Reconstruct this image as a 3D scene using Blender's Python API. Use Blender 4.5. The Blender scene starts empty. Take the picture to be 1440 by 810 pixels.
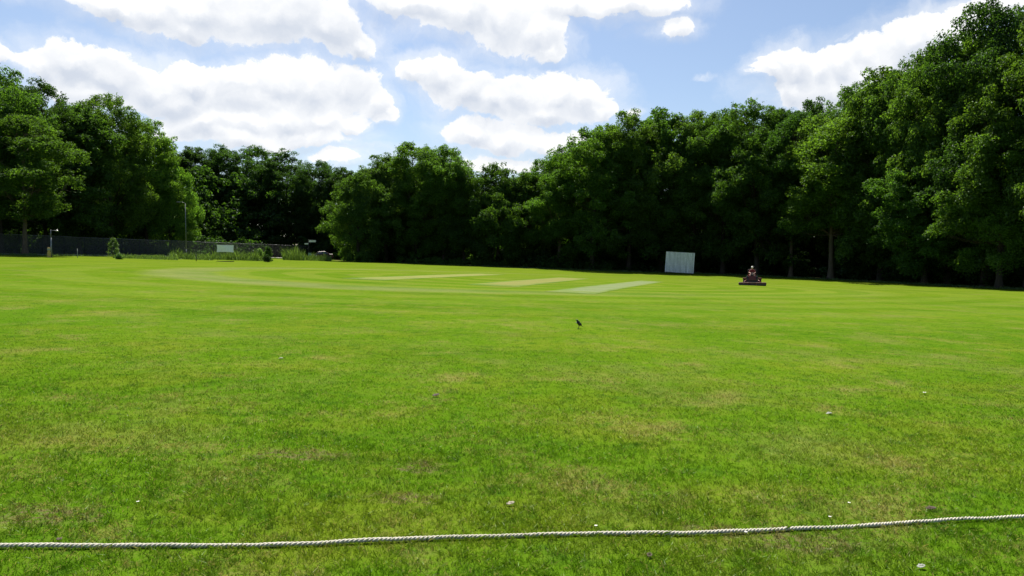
import bpy, bmesh, math, random
import numpy as np
from mathutils import Vector, Matrix, noise as mnoise

random.seed(7)
RNG = np.random.default_rng(11)
S = bpy.context.scene
COL = S.collection
R = math.radians

# ------------------------------------------------------------------ camera model of the place
CAM_H, F, HORIZON = 1.75, 1000.0, 360.0            # photo pixels, 1440 x 810
PITCH = math.atan((405 - HORIZON) / F)
FWD = Vector((0, math.cos(PITCH), -math.sin(PITCH)))
UPV = Vector((0, math.sin(PITCH), math.cos(PITCH)))


def terrain(x, y):
    x = np.asarray(x, float); y = np.asarray(y, float)
    z = np.where(x > 0, -0.033 * 70 * np.tanh(x / 70), -0.033 * 260 * np.tanh(x / 260))
    z = z - 0.32 * np.exp(-((x - 24) ** 2 + (y - 75) ** 2) / 28 ** 2)
    z = z * np.clip(1 - (np.abs(y) - 300) / 1500, 0, 1)
    return z


def tz(x, y):
    return float(terrain(x, y))


def ray(px, py):
    d = FWD + (px - 720) / F * Vector((1, 0, 0)) + (405 - py) / F * UPV
    return d.normalized()


def hit(px, py, lift=0.0):
    """where the line of sight of a photo pixel meets the ground"""
    d = ray(px, py); o = Vector((0, 0, CAM_H)); t = 1.0
    while t < 400:
        p = o + d * t
        if p.z <= tz(p.x, p.y) + lift:
            lo, hi = t - max(.1, t * .01), t
            for _ in range(30):
                m = (lo + hi) / 2; p = o + d * m
                if p.z <= tz(p.x, p.y) + lift: hi = m
                else: lo = m
            return o + d * hi
        t += max(.1, t * .01)
    return o + d * t


def at(px, D):
    """ground point in the direction of a photo column, D metres ahead"""
    x = (px - 720) / F * D
    return Vector((x, D, tz(x, D)))


def height_to(px, py, D):
    d = ray(px, py); t = D / d.y
    return CAM_H + d.z * t


# ------------------------------------------------------------------ helpers
def tag(o, label=None, cat=None, group=None, kind=None):
    if label: o['label'] = label
    if cat: o['category'] = cat
    if group: o['group'] = group
    if kind: o['kind'] = kind
    return o


def link(name, mesh, mats=None, parent=None, loc=None):
    o = bpy.data.objects.new(name, mesh)
    COL.objects.link(o)
    if mats is not None and not mesh.materials:
        for m in (mats if isinstance(mats, (list, tuple)) else [mats]): mesh.materials.append(m)
    if parent: o.parent = parent
    if loc is not None: o.location = loc
    return o


def empty(name, loc, rz=0.0, label=None, cat=None, group=None):
    o = bpy.data.objects.new(name, None); COL.objects.link(o)
    o.location = loc; o.rotation_euler = (0, 0, rz); o.empty_display_size = .3
    return tag(o, label, cat, group)


def np_mesh(name, V, Fc, smooth=False, matidx=None):
    """V (n,3); Fc list of (k, m) index arrays"""
    me = bpy.data.meshes.new(name)
    Fc = Fc if isinstance(Fc, list) else [Fc]
    me.vertices.add(len(V)); me.vertices.foreach_set('co', np.asarray(V, np.float32).ravel())
    loops = np.concatenate([f.ravel() for f in Fc]).astype(np.int32)
    sizes = np.concatenate([np.full(len(f), f.shape[1]) for f in Fc]).astype(np.int32)
    starts = np.concatenate([[0], np.cumsum(sizes)[:-1]]).astype(np.int32)
    me.loops.add(len(loops)); me.loops.foreach_set('vertex_index', loops)
    me.polygons.add(len(sizes)); me.polygons.foreach_set('loop_start', starts)
    me.polygons.foreach_set('use_smooth', np.full(len(sizes), smooth))
    if matidx is not None: me.polygons.foreach_set('material_index', np.asarray(matidx, np.int32))
    me.update(calc_edges=True); me.validate()
    return me


class MB:
    def __init__(s): s.bm = bmesh.new()
    def box(s, c, size, rot=(0, 0, 0), bev=0.0, mi=0, taper=1.0):
        M = Matrix.Translation(c) @ Matrix.Rotation(rot[2], 4, 'Z') @ Matrix.Rotation(rot[1], 4, 'Y') @ Matrix.Rotation(rot[0], 4, 'X')
        r = bmesh.ops.create_cube(s.bm, size=1.0)
        for v in r['verts']:
            k = taper if v.co.z > 0 else 1.0
            v.co = Vector((v.co.x * size[0] * k, v.co.y * size[1] * k, v.co.z * size[2]))
        fs = set(f for v in r['verts'] for f in v.link_faces)
        if bev > 0:
            es = set(e for v in r['verts'] for e in v.link_edges)
            rr = bmesh.ops.bevel(s.bm, geom=list(es), offset=bev, segments=2, affect='EDGES')
            fs |= set(rr['faces']); vs = set(v for f in fs if f.is_valid for v in f.verts)
        else: vs = set(r['verts'])
        for v in vs: v.co = M @ v.co
        for f in fs:
            if f.is_valid: f.material_index = mi
        return s
    def tube(s, pts, rad, n=8, mi=0, cap=True):
        pts = [Vector(p) for p in pts]
        rad = rad if isinstance(rad, (list, tuple)) else [rad] * len(pts)
        rings = []; up = None
        for i, p in enumerate(pts):
            t = (pts[min(i + 1, len(pts) - 1)] - pts[max(i - 1, 0)]).normalized()
            if up is None: up = t.orthogonal().normalized()
            up = (up - t * up.dot(t)).normalized(); b = t.cross(up)
            rings.append([s.bm.verts.new(p + (up * math.cos(2 * math.pi * k / n) + b * math.sin(2 * math.pi * k / n)) * rad[i]) for k in range(n)])
        for a, b in zip(rings, rings[1:]):
            for k in range(n):
                f = s.bm.faces.new((a[k], a[(k + 1) % n], b[(k + 1) % n], b[k])); f.smooth = True; f.material_index = mi
        if cap:
            f = s.bm.faces.new(rings[0][::-1]); f.material_index = mi
            f = s.bm.faces.new(rings[-1]); f.material_index = mi
        return s
    def ball(s, c, r, seg=14, mi=0, sc=(1, 1, 1)):
        q = bmesh.ops.create_uvsphere(s.bm, u_segments=seg, v_segments=seg // 2 + 2, radius=1)
        for v in q['verts']:
            v.co = Vector((v.co.x * r * sc[0], v.co.y * r * sc[1], v.co.z * r * sc[2])) + Vector(c)
        for f in set(f for v in q['verts'] for f in v.link_faces): f.smooth = True; f.material_index = mi
        return s
    def lathe(s, prof, c=(0, 0, 0), axis='Z', n=20, mi=0):
        rings = []
        for r, h in prof:
            ring = []
            for k in range(n):
                a = 2 * math.pi * k / n
                p = {'Z': (r * math.cos(a), r * math.sin(a), h), 'X': (h, r * math.cos(a), r * math.sin(a)), 'Y': (r * math.cos(a), h, r * math.sin(a))}[axis]
                ring.append(s.bm.verts.new(Vector(p) + Vector(c)))
            rings.append(ring)
        for a, b in zip(rings, rings[1:]):
            for k in range(n):
                f = s.bm.faces.new((a[k], a[(k + 1) % n], b[(k + 1) % n], b[k])); f.material_index = mi
        s.bm.faces.new(rings[0][::-1]).material_index = mi; s.bm.faces.new(rings[-1]).material_index = mi
        return s
    def build(s, name, mats, parent=None, loc=None):
        bmesh.ops.recalc_face_normals(s.bm, faces=s.bm.faces)
        me = bpy.data.meshes.new(name); s.bm.to_mesh(me); s.bm.free()
        return link(name, me, mats, parent, loc)


# ------------------------------------------------------------------ materials
class NT:
    def __init__(s, tree): s.t = tree; s.t.nodes.clear()
    def n(s, kind, **kw):
        nd = s.t.nodes.new(kind)
        for k, v in kw.items():
            if k.startswith('_'): setattr(nd, k[1:], v)
            else: s.i(nd, k, v)
        return nd
    def i(s, nd, k, v):
        k = {'A': 0, 'B': 1, 'C': 2}.get(k, k)
        sock = nd.inputs[k]
        if isinstance(v, bpy.types.NodeSocket): s.t.links.new(v, sock)
        elif isinstance(v, bpy.types.Node): s.t.links.new(v.outputs[0], sock)
        else: sock.default_value = v
    def math(s, op, a, b=0.0, c=0.0, clamp=False):
        nd = s.n('ShaderNodeMath', _operation=op, _use_clamp=clamp)
        s.i(nd, 0, a); s.i(nd, 1, b); s.i(nd, 2, c)
        return nd.outputs[0]
    def vmath(s, op, a, b=None, c=None):
        nd = s.n('ShaderNodeVectorMath', _operation=op); s.i(nd, 0, a)
        if b is not None: s.i(nd, 1, b)
        if c is not None: s.i(nd, 2, c)
        return nd.outputs['Value'] if op in ('LENGTH', 'DOT_PRODUCT', 'DISTANCE') else nd.outputs[0]
    def mapr(s, v, a, b, c=0.0, d=1.0, smooth=True):
        nd = s.n('ShaderNodeMapRange', _interpolation_type='SMOOTHSTEP' if smooth else 'LINEAR')
        for k, x in zip(('Value', 'From Min', 'From Max', 'To Min', 'To Max'), (v, a, b, c, d)): s.i(nd, k, x)
        return nd.outputs[0]
    def mix(s, f, a, b, mode='MIX'):
        nd = s.n('ShaderNodeMix', _data_type='RGBA', _blend_type=mode)
        s.i(nd, 0, f)
        for k, v in ((6, a), (7, b)):
            if isinstance(v, tuple) and len(v) == 3: v = (*v, 1)
            s.i(nd, k, v)
        return nd.outputs[2]
    def noise(s, vec, scale, detail=3, rough=.5, color=False, dist=0.0):
        nd = s.n('ShaderNodeTexNoise', Vector=vec, Scale=scale, Detail=detail, Roughness=rough, Distortion=dist)
        return nd.outputs['Color' if color else 'Fac']


def mat(name):
    m = bpy.data.materials.new(name); m.use_nodes = True
    return m, NT(m.node_tree)


def simple(name, col, rough=.6, metal=0.0, var=.18, scale=9.0, spec=.4, dirt=None):
    m, t = mat(name)
    tc = t.n('ShaderNodeTexCoord').outputs['Object']
    nz = t.noise(tc, scale, 5, .6)
    c = t.mix(nz, tuple(x * (1 - var) for x in col), tuple(min(1, x * (1 + var)) for x in col))
    if dirt:
        c = t.mix(t.mapr(t.noise(tc, scale * .35, 6, .7), .5, .75, 0, .8), c, dirt)
    b = t.n('ShaderNodeBsdfPrincipled', **{'Base Color': c, 'Roughness': rough, 'Metallic': metal, 'Specular IOR Level': spec})
    o = t.n('ShaderNodeOutputMaterial', Surface=b)
    return m


# sun bearing
SUN_EL, SUN_AZ = R(60), R(-14)
sun_dir = Vector((math.sin(SUN_AZ) * math.cos(SUN_EL), math.cos(SUN_AZ) * math.cos(SUN_EL), math.sin(SUN_EL)))

M = {}
M['white'] = simple('white paint', (.72, .73, .72), .55, dirt=(.5, .5, .44))
M['slat'] = simple('sight screen slat paint', (.88, .90, .90), .5, dirt=(.74, .76, .72), scale=3)
M['grey_metal'] = simple('galvanised metal', (.22, .225, .225), .5, .4)
M['dark_metal'] = simple('dark metal', (.03, .032, .033), .5, .3)
M['black'] = simple('black rubber', (.018, .018, .018), .8)
M['red'] = simple('red paint', (.20, .022, .02), .4, dirt=(.12, .03, .02))
M['deck'] = simple('deck paint', (.10, .016, .014), .5, dirt=(.10, .1, .04))
M['decktop'] = simple('clipping covered deck', (.52, .42, .36), .6, dirt=(.4, .42, .25))
M['skin'] = simple('skin', (.55, .32, .24), .5, var=.08)
M['shirt'] = simple('dark red shirt', (.16, .02, .025), .85)
M['shorts'] = simple('dark shorts', (.03, .03, .04), .85)
M['boot'] = simple('boot leather', (.03, .022, .018), .6)
M['cap'] = simple('pale cap', (.7, .68, .62), .8)
M['feather'] = simple('black plumage', (.012, .012, .016), .4, scale=60)
M['beak'] = simple('dark beak', (.02, .02, .02), .4)
M['sign'] = simple('sign plate', (.62, .64, .64), .45)
M['yellow'] = simple('weathered yellow', (.42, .3, .08), .7, dirt=(.2, .15, .08))
M['cabinet'] = simple('pale green cabinet paint', (.25, .36, .27), .6)
M['maroon'] = simple('maroon car paint', (.05, .008, .009), .4, .1, var=.05)
M['glass'] = simple('dark window glass', (.02, .025, .03), .08, .0, var=.05, spec=.8)
M['lamp_glass'] = simple('lamp lens', (.25, .25, .23), .3)
M['wood'] = simple('grey timber', (.30, .26, .2), .8, scale=20)
M['flower'] = simple('white petal', (.85, .85, .8), .8)
M['stub'] = simple('dry leaf', (.42, .28, .13), .8, scale=50)
M['darkleaf'] = simple('dark dead leaf', (.06, .04, .025), .8, scale=50)
M['paper'] = simple('pale scrap', (.27, .28, .24), .8, scale=50)


def bark_mat():
    m, t = mat('bark')
    tc = t.n('ShaderNodeTexCoord').outputs['Object']
    v = t.vmath('MULTIPLY', tc, (6, 6, 1.2))
    nz = t.noise(v, 1.6, 8, .7)
    c = t.mix(nz, (.018, .014, .010), (.085, .070, .050))
    c = t.mix(t.mapr(t.noise(tc, .7, 4), .5, .7, 0, .6), c, (.03, .038, .015))
    c = t.mix(1.0, c, t.n('ShaderNodeObjectInfo').outputs['Color'], 'MULTIPLY')
    bp = t.n('ShaderNodeBump', Height=nz, Strength=.9, Distance=.06)
    b = t.n('ShaderNodeBsdfPrincipled', **{'Base Color': c, 'Roughness': .9, 'Normal': bp, 'Specular IOR Level': .2})
    t.n('ShaderNodeOutputMaterial', Surface=b)
    return m


def leaf_mat(name, dark, light, trans, tfac=.42, gloss=.05, mixscale=.35):
    m, t = mat(name)
    g = t.n('ShaderNodeNewGeometry'); oi = t.n('ShaderNodeObjectInfo')
    tc = t.n('ShaderNodeTexCoord').outputs['Object']
    nz = t.noise(tc, mixscale, 3, .6)
    rnd = g.outputs['Random Per Island']
    f = t.math('ADD', t.math('MULTIPLY', nz, .55), t.math('MULTIPLY', rnd, .65), clamp=True)
    c = t.mix(f, dark, light)
    c = t.mix(1.0, c, oi.outputs['Color'], 'MULTIPLY')
    ct = t.mix(rnd, tuple(x * .35 for x in trans), tuple(x * 1.7 for x in trans))
    ct = t.mix(1.0, ct, oi.outputs['Color'], 'MULTIPLY')
    d = t.n('ShaderNodeBsdfDiffuse', Color=c)
    tr = t.n('ShaderNodeBsdfTranslucent', Color=ct)
    mx = t.n('ShaderNodeMixShader'); t.i(mx, 0, tfac); t.i(mx, 1, d); t.i(mx, 2, tr)
    gl = t.n('ShaderNodeBsdfGlossy', Color=(.8, .9, .8, 1), Roughness=.5)
    m2 = t.n('ShaderNodeMixShader'); t.i(m2, 0, gloss); t.i(m2, 1, mx); t.i(m2, 2, gl)
    t.n('ShaderNodeOutputMaterial', Surface=m2)
    return m


M['bark'] = bark_mat()
M['leaf'] = leaf_mat('broadleaf foliage', (.013, .037, .005), (.056, .120, .014), (.110, .228, .014), tfac=.45, gloss=.018)
M['weed'] = leaf_mat('weed foliage', (.04, .09, .015), (.11, .18, .03), (.12, .20, .02))


# ---- lawn colour, shared by the ground sheet and the near blades
def lawn_group():
    ng = bpy.data.node_groups.new('lawn colour', 'ShaderNodeTree')
    ng.interface.new_socket('Color', in_out='OUTPUT', socket_type='NodeSocketColor')
    ng.interface.new_socket('Dry', in_out='OUTPUT', socket_type='NodeSocketFloat')
    t = NT(ng)
    P = t.n('ShaderNodeNewGeometry').outputs['Position']
    flat = t.vmath('MULTIPLY', P, (1, 1, 0))
    big = t.noise(flat, .09, 4, .55)
    midn = t.noise(t.vmath('ADD', flat, (31, 7, 0)), .55, 5, .62)
    sml = t.noise(t.vmath('ADD', flat, (3, 77, 0)), 2.6, 5, .65)
    fin = t.noise(t.vmath('ADD', flat, (13, 5, 0)), 16, 4, .7)
    c = t.mix(t.mapr(big, .35, .65), (.088, .190, .006), (.122, .218, .008))
    c = t.mix(t.mapr(midn, .42, .70, 0, .7), c, (.165, .215, .014))
    c = t.mix(t.mapr(sml, .50, .68, 0, .75), c, (.055, .135, .008))
    # dry, strawy places
    dryf = t.math('ADD', t.math('MULTIPLY', t.noise(t.vmath('ADD', flat, (91, 17, 0)), .75, 6, .68), .65), t.math('MULTIPLY', fin, .35))
    dry = t.mapr(dryf, .50, .67, 0, .8)
    sep = t.n('ShaderNodeSeparateXYZ', Vector=P)
    nearf = t.mapr(sep.outputs[1], 10, 45, 1, .25)
    dry = t.math('MULTIPLY', dry, nearf)
    c = t.mix(dry, c, (.25, .225, .055))
    # bare scuffs
    spots = [((595, 657), .30, .22), ((1120, 762), .55, .30), ((430, 640), .5, .22), ((60, 725), .5, .25), ((1000, 745), .3, .1), ((570, 700), .35, .15)]
    wob = t.noise(flat, 6, 5, .7)
    tot = None
    for (sp, rx, ry) in spots:
        h = hit(*sp)
        L = t.vmath('LENGTH', t.vmath('MULTIPLY', t.vmath('SUBTRACT', flat, (h.x, h.y, 0)), (1 / rx, 1 / ry, 0)))
        v = t.mapr(t.math('ADD', L, t.math('MULTIPLY', wob, 2.2)), 1.5, 2.1, .75, 0)
        tot = v if tot is None else t.math('MAXIMUM', tot, v)
    c = t.mix(t.math('MULTIPLY', tot, t.mapr(fin, .4, .6)), c, (.20, .14, .07))
    # mowing rings round the square and stripes within it
    cx, cy, ax, ay = 2.0, 56.5, 29.5, 22.5
    rot = t.n('ShaderNodeVectorRotate', _rotation_type='Z_AXIS', Vector=t.vmath('SUBTRACT', flat, (cx, cy, 0)), Angle=R(-27)).outputs[0]
    q = t.vmath('MULTIPLY', rot, (1 / ax, 1 / ay, 0))
    qa = t.vmath('ABSOLUTE', q)
    sq = t.n('ShaderNodeSeparateXYZ', Vector=qa)
    e = t.math('POWER', t.math('ADD', t.math('POWER', sq.outputs[0], 2.4), t.math('POWER', sq.outputs[1], 2.4)), 1 / 2.4)
    e = t.math('ADD', e, t.math('MULTIPLY', t.noise(flat, .07, 3), .12))
    st = t.math('SINE', t.math('MULTIPLY', e, 2 * math.pi * 6.3))
    stm = t.mapr(st, -.35, .35, 0, 1)
    inside = t.mapr(e, 1.06, .98, 0, 1)
    outer = t.mapr(e, 1.9, 1.1, 0, .6)
    f = t.math('MULTIPLY', stm, t.math('MAXIMUM', inside, outer))
    c = t.mix(t.math('MULTIPLY', f, .44), c, (.230, .285, .035))
    f2 = t.math('MULTIPLY', t.math('SUBTRACT', 1.0, stm), inside)
    c = t.mix(t.math('MULTIPLY', f2, .42), c, (.085, .200, .006))
    # pale freshly cut band round the outside of the ring
    band = t.math('MULTIPLY', t.mapr(e, .84, .90), t.mapr(e, 1.03, .98))
    c = t.mix(t.math('MULTIPLY', t.math('MULTIPLY', band, t.mapr(sep.outputs[0], 14, -14, .12, 1)), t.mapr(midn, .3, .65, .35, .75)), c, (.235, .250, .085))
    # outfield drifts to yellow-green with distance
    c = t.mix(t.mapr(sep.outputs[1], 14, 80, 0, .5), c, (.172, .222, .012))
    big2 = t.noise(t.vmath('MULTIPLY', flat, (.16, .3, 0)), 1, 5, .65)
    c = t.mix(t.mapr(big2, .42, .68, 0, .5), c, t.mix(1.0, c, (.62, .74, .6), 'MULTIPLY'))
    c = t.mix(t.mapr(t.noise(t.vmath('ADD', flat, (8, 3, 0)), .33, 6, .7), .5, .7, 0, .4), c, (.21, .205, .05))
    tex = t.noise(t.vmath('ADD', flat, (55, 9, 0)), 4.5, 6, .75)
    c = t.mix(t.mapr(tex, .35, .7, 0, .38), c, t.mix(1.0, c, (.55, .68, .5), 'MULTIPLY'))
    c = t.mix(t.mapr(tex, .5, .3, 0, .3), c, (.20, .235, .03))
    # fine grain
    c = t.mix(t.mapr(fin, .3, .75, .0, .55), c, t.mix(1.0, c, (.62, .66, .5), 'MULTIPLY'))
    c = t.mix(1.0, c, (.80, .785, 1.05), 'MULTIPLY')
    t.n('NodeGroupOutput', Color=c, Dry=dry)
    return ng


LAWN = lawn_group()


def ground_mat():
    m, t = mat('ground')
    gr = t.n('ShaderNodeGroup', _node_tree=LAWN)
    P = t.n('ShaderNodeNewGeometry').outputs['Position']
    lawn = t.n('ShaderNodeAttribute', _attribute_name='lawn').outputs['Fac']
    soil = t.mix(t.noise(P, 1.3, 6, .7), (.035, .026, .014), (.10, .075, .04))
    soil = t.mix(t.mapr(t.noise(P, .35, 5, .6), .45, .6, 0, .7), soil, (.03, .055, .012))
    edge = t.mapr(t.math('ADD', lawn, t.math('MULTIPLY', t.math('SUBTRACT', t.noise(P, 1.5, 4, .7), .5), .5)), .42, .58)
    c = t.mix(edge, soil, gr.outputs[0])
    n1 = t.noise(P, 55, 4, .7); n2 = t.noise(P, 9, 4, .7)
    hgt = t.math('ADD', n1, t.math('MULTIPLY', n2, 2.0))
    bp = t.n('ShaderNodeBump', Height=hgt, Strength=.55, Distance=.018)
    b = t.n('ShaderNodeBsdfPrincipled', **{'Base Color': c, 'Roughness': 1.0, 'Specular IOR Level': .0, 'Normal': bp})
    t.n('ShaderNodeOutputMaterial', Surface=b)
    return m


def blade_mat():
    m, t = mat('grass blades')
    gr = t.n('ShaderNodeGroup', _node_tree=LAWN)
    g = t.n('ShaderNodeNewGeometry'); rnd = g.outputs['Random Per Island']
    c = t.mix(rnd, t.mix(1.0, gr.outputs[0], (.95, 1.0, .85), 'MULTIPLY'), t.mix(1.0, gr.outputs[0], (1.75, 1.7, 1.5), 'MULTIPLY'))
    straw = t.mapr(t.math('ADD', rnd, t.math('MULTIPLY', gr.outputs[1], .5)), .90, .96)
    c = t.mix(t.math('MULTIPLY', straw, .75), c, (.36, .30, .13))
    d = t.n('ShaderNodeBsdfDiffuse', Color=c)
    tr = t.n('ShaderNodeBsdfTranslucent', Color=t.mix(1.0, c, (1.2, 1.25, .7), 'MULTIPLY'))
    mx = t.n('ShaderNodeMixShader'); t.i(mx, 0, .45); t.i(mx, 1, d); t.i(mx, 2, tr)
    gl = t.n('ShaderNodeBsdfGlossy', Color=(.9, 1, .8, 1), Roughness=.4)
    m2 = t.n('ShaderNodeMixShader'); t.i(m2, 0, .012); t.i(m2, 1, mx); t.i(m2, 2, gl)
    t.n('ShaderNodeOutputMaterial', Surface=m2)
    return m


# ------------------------------------------------------------------ ground sheet
EDGE = [(-200, -120), (-80, 20), (-63, 60), (-58.5, 75)]                    # lawn boundary, seen from above
EDGE += [(-53, 86), (-45.5, 108), (-37, 124), (-27, 120), (-17, 117), (-6, 114), (6, 109), (16, 107), (27.5, 109.5), (36, 104), (41.5, 95), (45.5, 84), (48, 74), (51, 66), (56, 55), (70, 30), (120, -40), (200, -200)]


def edge_dist(x, y):
    """signed distance to the boundary, + on the lawn"""
    x = np.asarray(x, float); y = np.asarray(y, float)
    best = np.full(x.shape, 1e9); sgn = np.ones(x.shape)
    for (ax, ay), (bx, by) in zip(EDGE, EDGE[1:]):
        dx, dy = bx - ax, by - ay; L2 = dx * dx + dy * dy
        t = np.clip(((x - ax) * dx + (y - ay) * dy) / L2, 0, 1)
        d = np.hypot(x - ax - t * dx, y - ay - t * dy)
        s = np.sign((x - ax) * dy - (y - ay) * dx)
        m = d < best
        best = np.where(m, d, best); sgn = np.where(m, s, sgn)
    return best * sgn


def grid_axis(lo, hi, step, far):
    a = list(np.arange(lo, hi + step, step)); d = step; p = a[-1]; q = a[0]; up = []; dn = []
    while p < far: d *= 1.5; p += d; up.append(p)
    d = step
    while q > -far: d *= 1.5; q -= d; dn.append(q)
    return np.array(dn[::-1] + a + up)


gx = grid_axis(-110, 90, 1.0, 3500); gy = grid_axis(-10, 165, 1.0, 3500)
GX, GY = np.meshgrid(gx, gy); nx, ny = len(gx), len(gy)
V = np.stack([GX.ravel(), GY.ravel(), terrain(GX, GY).ravel()], 1)
i0 = (np.arange(ny - 1)[:, None] * nx + np.arange(nx - 1)[None]).ravel()
me = np_mesh('ground', V, np.stack([i0, i0 + 1, i0 + nx + 1, i0 + nx], 1), True)
at_ = me.attributes.new('lawn', 'FLOAT', 'POINT')
at_.data.foreach_set('value', np.clip(edge_dist(V[:, 0], V[:, 1]) / 3 + .5, 0, 1).astype(np.float32))
M['ground'] = ground_mat()
tag(link('ground', me, M['ground']), kind='structure')


def strip(name, corners, material, nu=40, nv=6, lift=.008):
    """sheet on the ground from four ground points (a,b near end, c,d far end)"""
    a, b, c, d = [np.array(p[:2]) for p in corners]
    u = np.linspace(0, 1, nu)[:, None, None]; v = np.linspace(0, 1, nv)[None, :, None]
    P = (a * (1 - v) + b * v) * (1 - u) + (d * (1 - v) + c * v) * u
    z = terrain(P[..., 0], P[..., 1]) + lift
    V = np.concatenate([P, z[..., None]], 2).reshape(-1, 3)
    i = (np.arange(nu - 1)[:, None] * nv + np.arange(nv - 1)[None]).ravel()
    me = np_mesh(name, V, np.stack([i, i + 1, i + nv + 1, i + nv], 1), True)
    uv = me.uv_layers.new(name='UVMap')
    li = np.empty(len(me.loops), np.int32); me.loops.foreach_get('vertex_index', li)
    uvv = np.stack([(li % nv) / (nv - 1), (li // nv) / (nu - 1)], 1).astype(np.float32)
    uv.data.foreach_set('uv', uvv.ravel())
    return tag(link(name, me, material), kind='structure')


def strip_mat(name, colour, strength=.85):
    m, t = mat(name)
    gr = t.n('ShaderNodeGroup', _node_tree=LAWN)
    P = t.n('ShaderNodeNewGeometry').outputs['Position']
    uv = t.n('ShaderNodeSeparateXYZ', Vector=t.n('ShaderNodeTexCoord').outputs['UV'])
    e1 = t.math('MINIMUM', uv.outputs[0], t.math('SUBTRACT', 1.0, uv.outputs[0]))
    e2 = t.math('MINIMUM', uv.outputs[1], t.math('SUBTRACT', 1.0, uv.outputs[1]))
    n = t.math('MULTIPLY', t.math('SUBTRACT', t.noise(P, .9, 6, .7), .5), .42)
    f = t.math('MULTIPLY', t.mapr(t.math('ADD', e1, n), .02, .22), t.mapr(t.math('ADD', e2, n), .0, .12))
    f = t.math('MULTIPLY', f, t.mapr(t.noise(P, .6, 4, .6), .25, .6, strength * .7, strength))
    c = t.mix(f, gr.outputs[0], colour)
    b = t.n('ShaderNodeBsdfPrincipled', **{'Base Color': c, 'Roughness': .95, 'Specular IOR Level': .1})
    t.n('ShaderNodeOutputMaterial', Surface=b)
    return m


strip('pitch_strip', [hit(765, 410), hit(836, 413.8), hit(934, 396.3), hit(902, 394.2)], strip_mat('rolled pitch', (.150, .180, .085), .8))
strip('pitch_strip', [hit(655, 400), hit(728, 403.5), hit(830, 392), hit(786, 390)], strip_mat('worn pitch', (.185, .168, .045), .75))
strip('pitch_strip', [hit(478, 391.5), hit(540, 394.2), hit(712, 386.3), hit(672, 384.5)], strip_mat('faded pitch', (.20, .19, .052), .65))

# pavement behind the weeds, in front of the fence
FA, FB = Vector((-63.2, 74, 0)), Vector((-38.5, 141, 0))
fd = (FB - FA).normalized(); fn = Vector((fd.y, -fd.x, 0))          # fn points to the field


def along(s, off): return FA + fd * s + fn * off


FL = (FB - FA).length
m_, t_ = mat('pavement')
P_ = t_.n('ShaderNodeNewGeometry').outputs['Position']
c_ = t_.mix(t_.noise(P_, 3, 6, .7), (.26, .25, .23), (.42, .41, .38))
t_.n('ShaderNodeOutputMaterial', Surface=t_.n('ShaderNodeBsdfPrincipled', **{'Base Color': c_, 'Roughness': .9}))
vv, ff = [], []
NS = 60
for k in range(NS + 1):
    s = -25 + (FL + 20) * k / NS
    for off, dz in ((2.9, -.05), (2.9, .10), (1.0, .12), (1.0, -.05)):
        p = along(s, off); vv.append((p.x, p.y, tz(p.x, p.y) + dz))
for k in range(NS):
    for j in range(3):
        a = k * 4 + j; ff.append((a, a + 1, a + 5, a + 4))
tag(link('pavement', np_mesh('pavement', np.array(vv), np.array(ff)), m_), kind='structure')


# ------------------------------------------------------------------ foliage tools
def leaf_quads(C, N, size, rng, wide=.62):
    n = len(C)
    N = N / (np.linalg.norm(N, axis=1, keepdims=True) + 1e-9)
    T = rng.normal(size=(n, 3)); T -= N * (T * N).sum(1, keepdims=True); T /= np.linalg.norm(T, axis=1, keepdims=True) + 1e-9
    B = np.cross(N, T); s = size[:, None]
    fold = N * s * .12
    return np.stack([C - T * s * .5, C + B * s * wide * .5 + fold, C + T * s * .5 - fold * .6, C - B * s * wide * .5 + fold], 1).reshape(-1, 3)


def puff_leaves(cen, rad, rng, per, size, up=.4):
    """leaves spread through small clumps grouped round larger ones"""
    out_c, out_n, out_s = [], [], []
    for c, r in zip(cen, rad):
        k = rng.integers(6, 10)
        d = rng.normal(size=(k, 3)); d /= np.linalg.norm(d, axis=1, keepdims=True)
        d[:, 2] = d[:, 2] * .9 + .1
        sc = c + d * r * rng.uniform(.35, .95, (k, 1)) * np.array([1, 1, .9])
        sr = r * rng.uniform(.28, .52, k)
        cnt = np.maximum(6, (per * (sr / .6) ** 2 * rng.uniform(.7, 1.2, k)).astype(int))
        idx = np.repeat(np.arange(k), cnt); m = len(idx)
        q = rng.normal(size=(m, 3)); q /= np.linalg.norm(q, axis=1, keepdims=True)
        low = (q[:, 2] < -.25) & (rng.random(m) < .65); q[low, 2] *= -1
        rr = rng.uniform(.45, 1.12, m) ** .6
        pos = sc[idx] + q * (sr[idx] * rr)[:, None] * np.array([1, 1, .88]) + rng.normal(size=(m, 3)) * .07
        nn = q * .9 + rng.normal(size=(m, 3)) * .5; nn[:, 2] += up
        out_c.append(pos); out_n.append(nn); out_s.append(size * rng.uniform(.6, 1.35, m))
    return np.concatenate(out_c), np.concatenate(out_n), np.concatenate(out_s)


def tube_np(pts, rad, n=7):
    pts = np.asarray(pts, float); k = len(pts)
    t = np.gradient(pts, axis=0); t /= np.linalg.norm(t, axis=1, keepdims=True) + 1e-9
    ref = np.array([.31, .95, .05]) if abs(t[0][2]) > .7 else np.array([0, 0, 1.0])
    a = np.cross(t, ref); a /= np.linalg.norm(a, axis=1, keepdims=True) + 1e-9; b = np.cross(t, a)
    ang = np.arange(n) * 2 * np.pi / n
    V = pts[:, None] + (a[:, None] * np.cos(ang)[None, :, None] + b[:, None] * np.sin(ang)[None, :, None]) * np.asarray(rad)[:, None, None]
    i = np.arange(k - 1)[:, None] * n; j = np.arange(n)[None]
    Fq = np.stack([i + j, i + (j + 1) % n, i + n + (j + 1) % n, i + n + j], -1).reshape(-1, 4)
    return V.reshape(-1, 3), Fq


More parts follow.
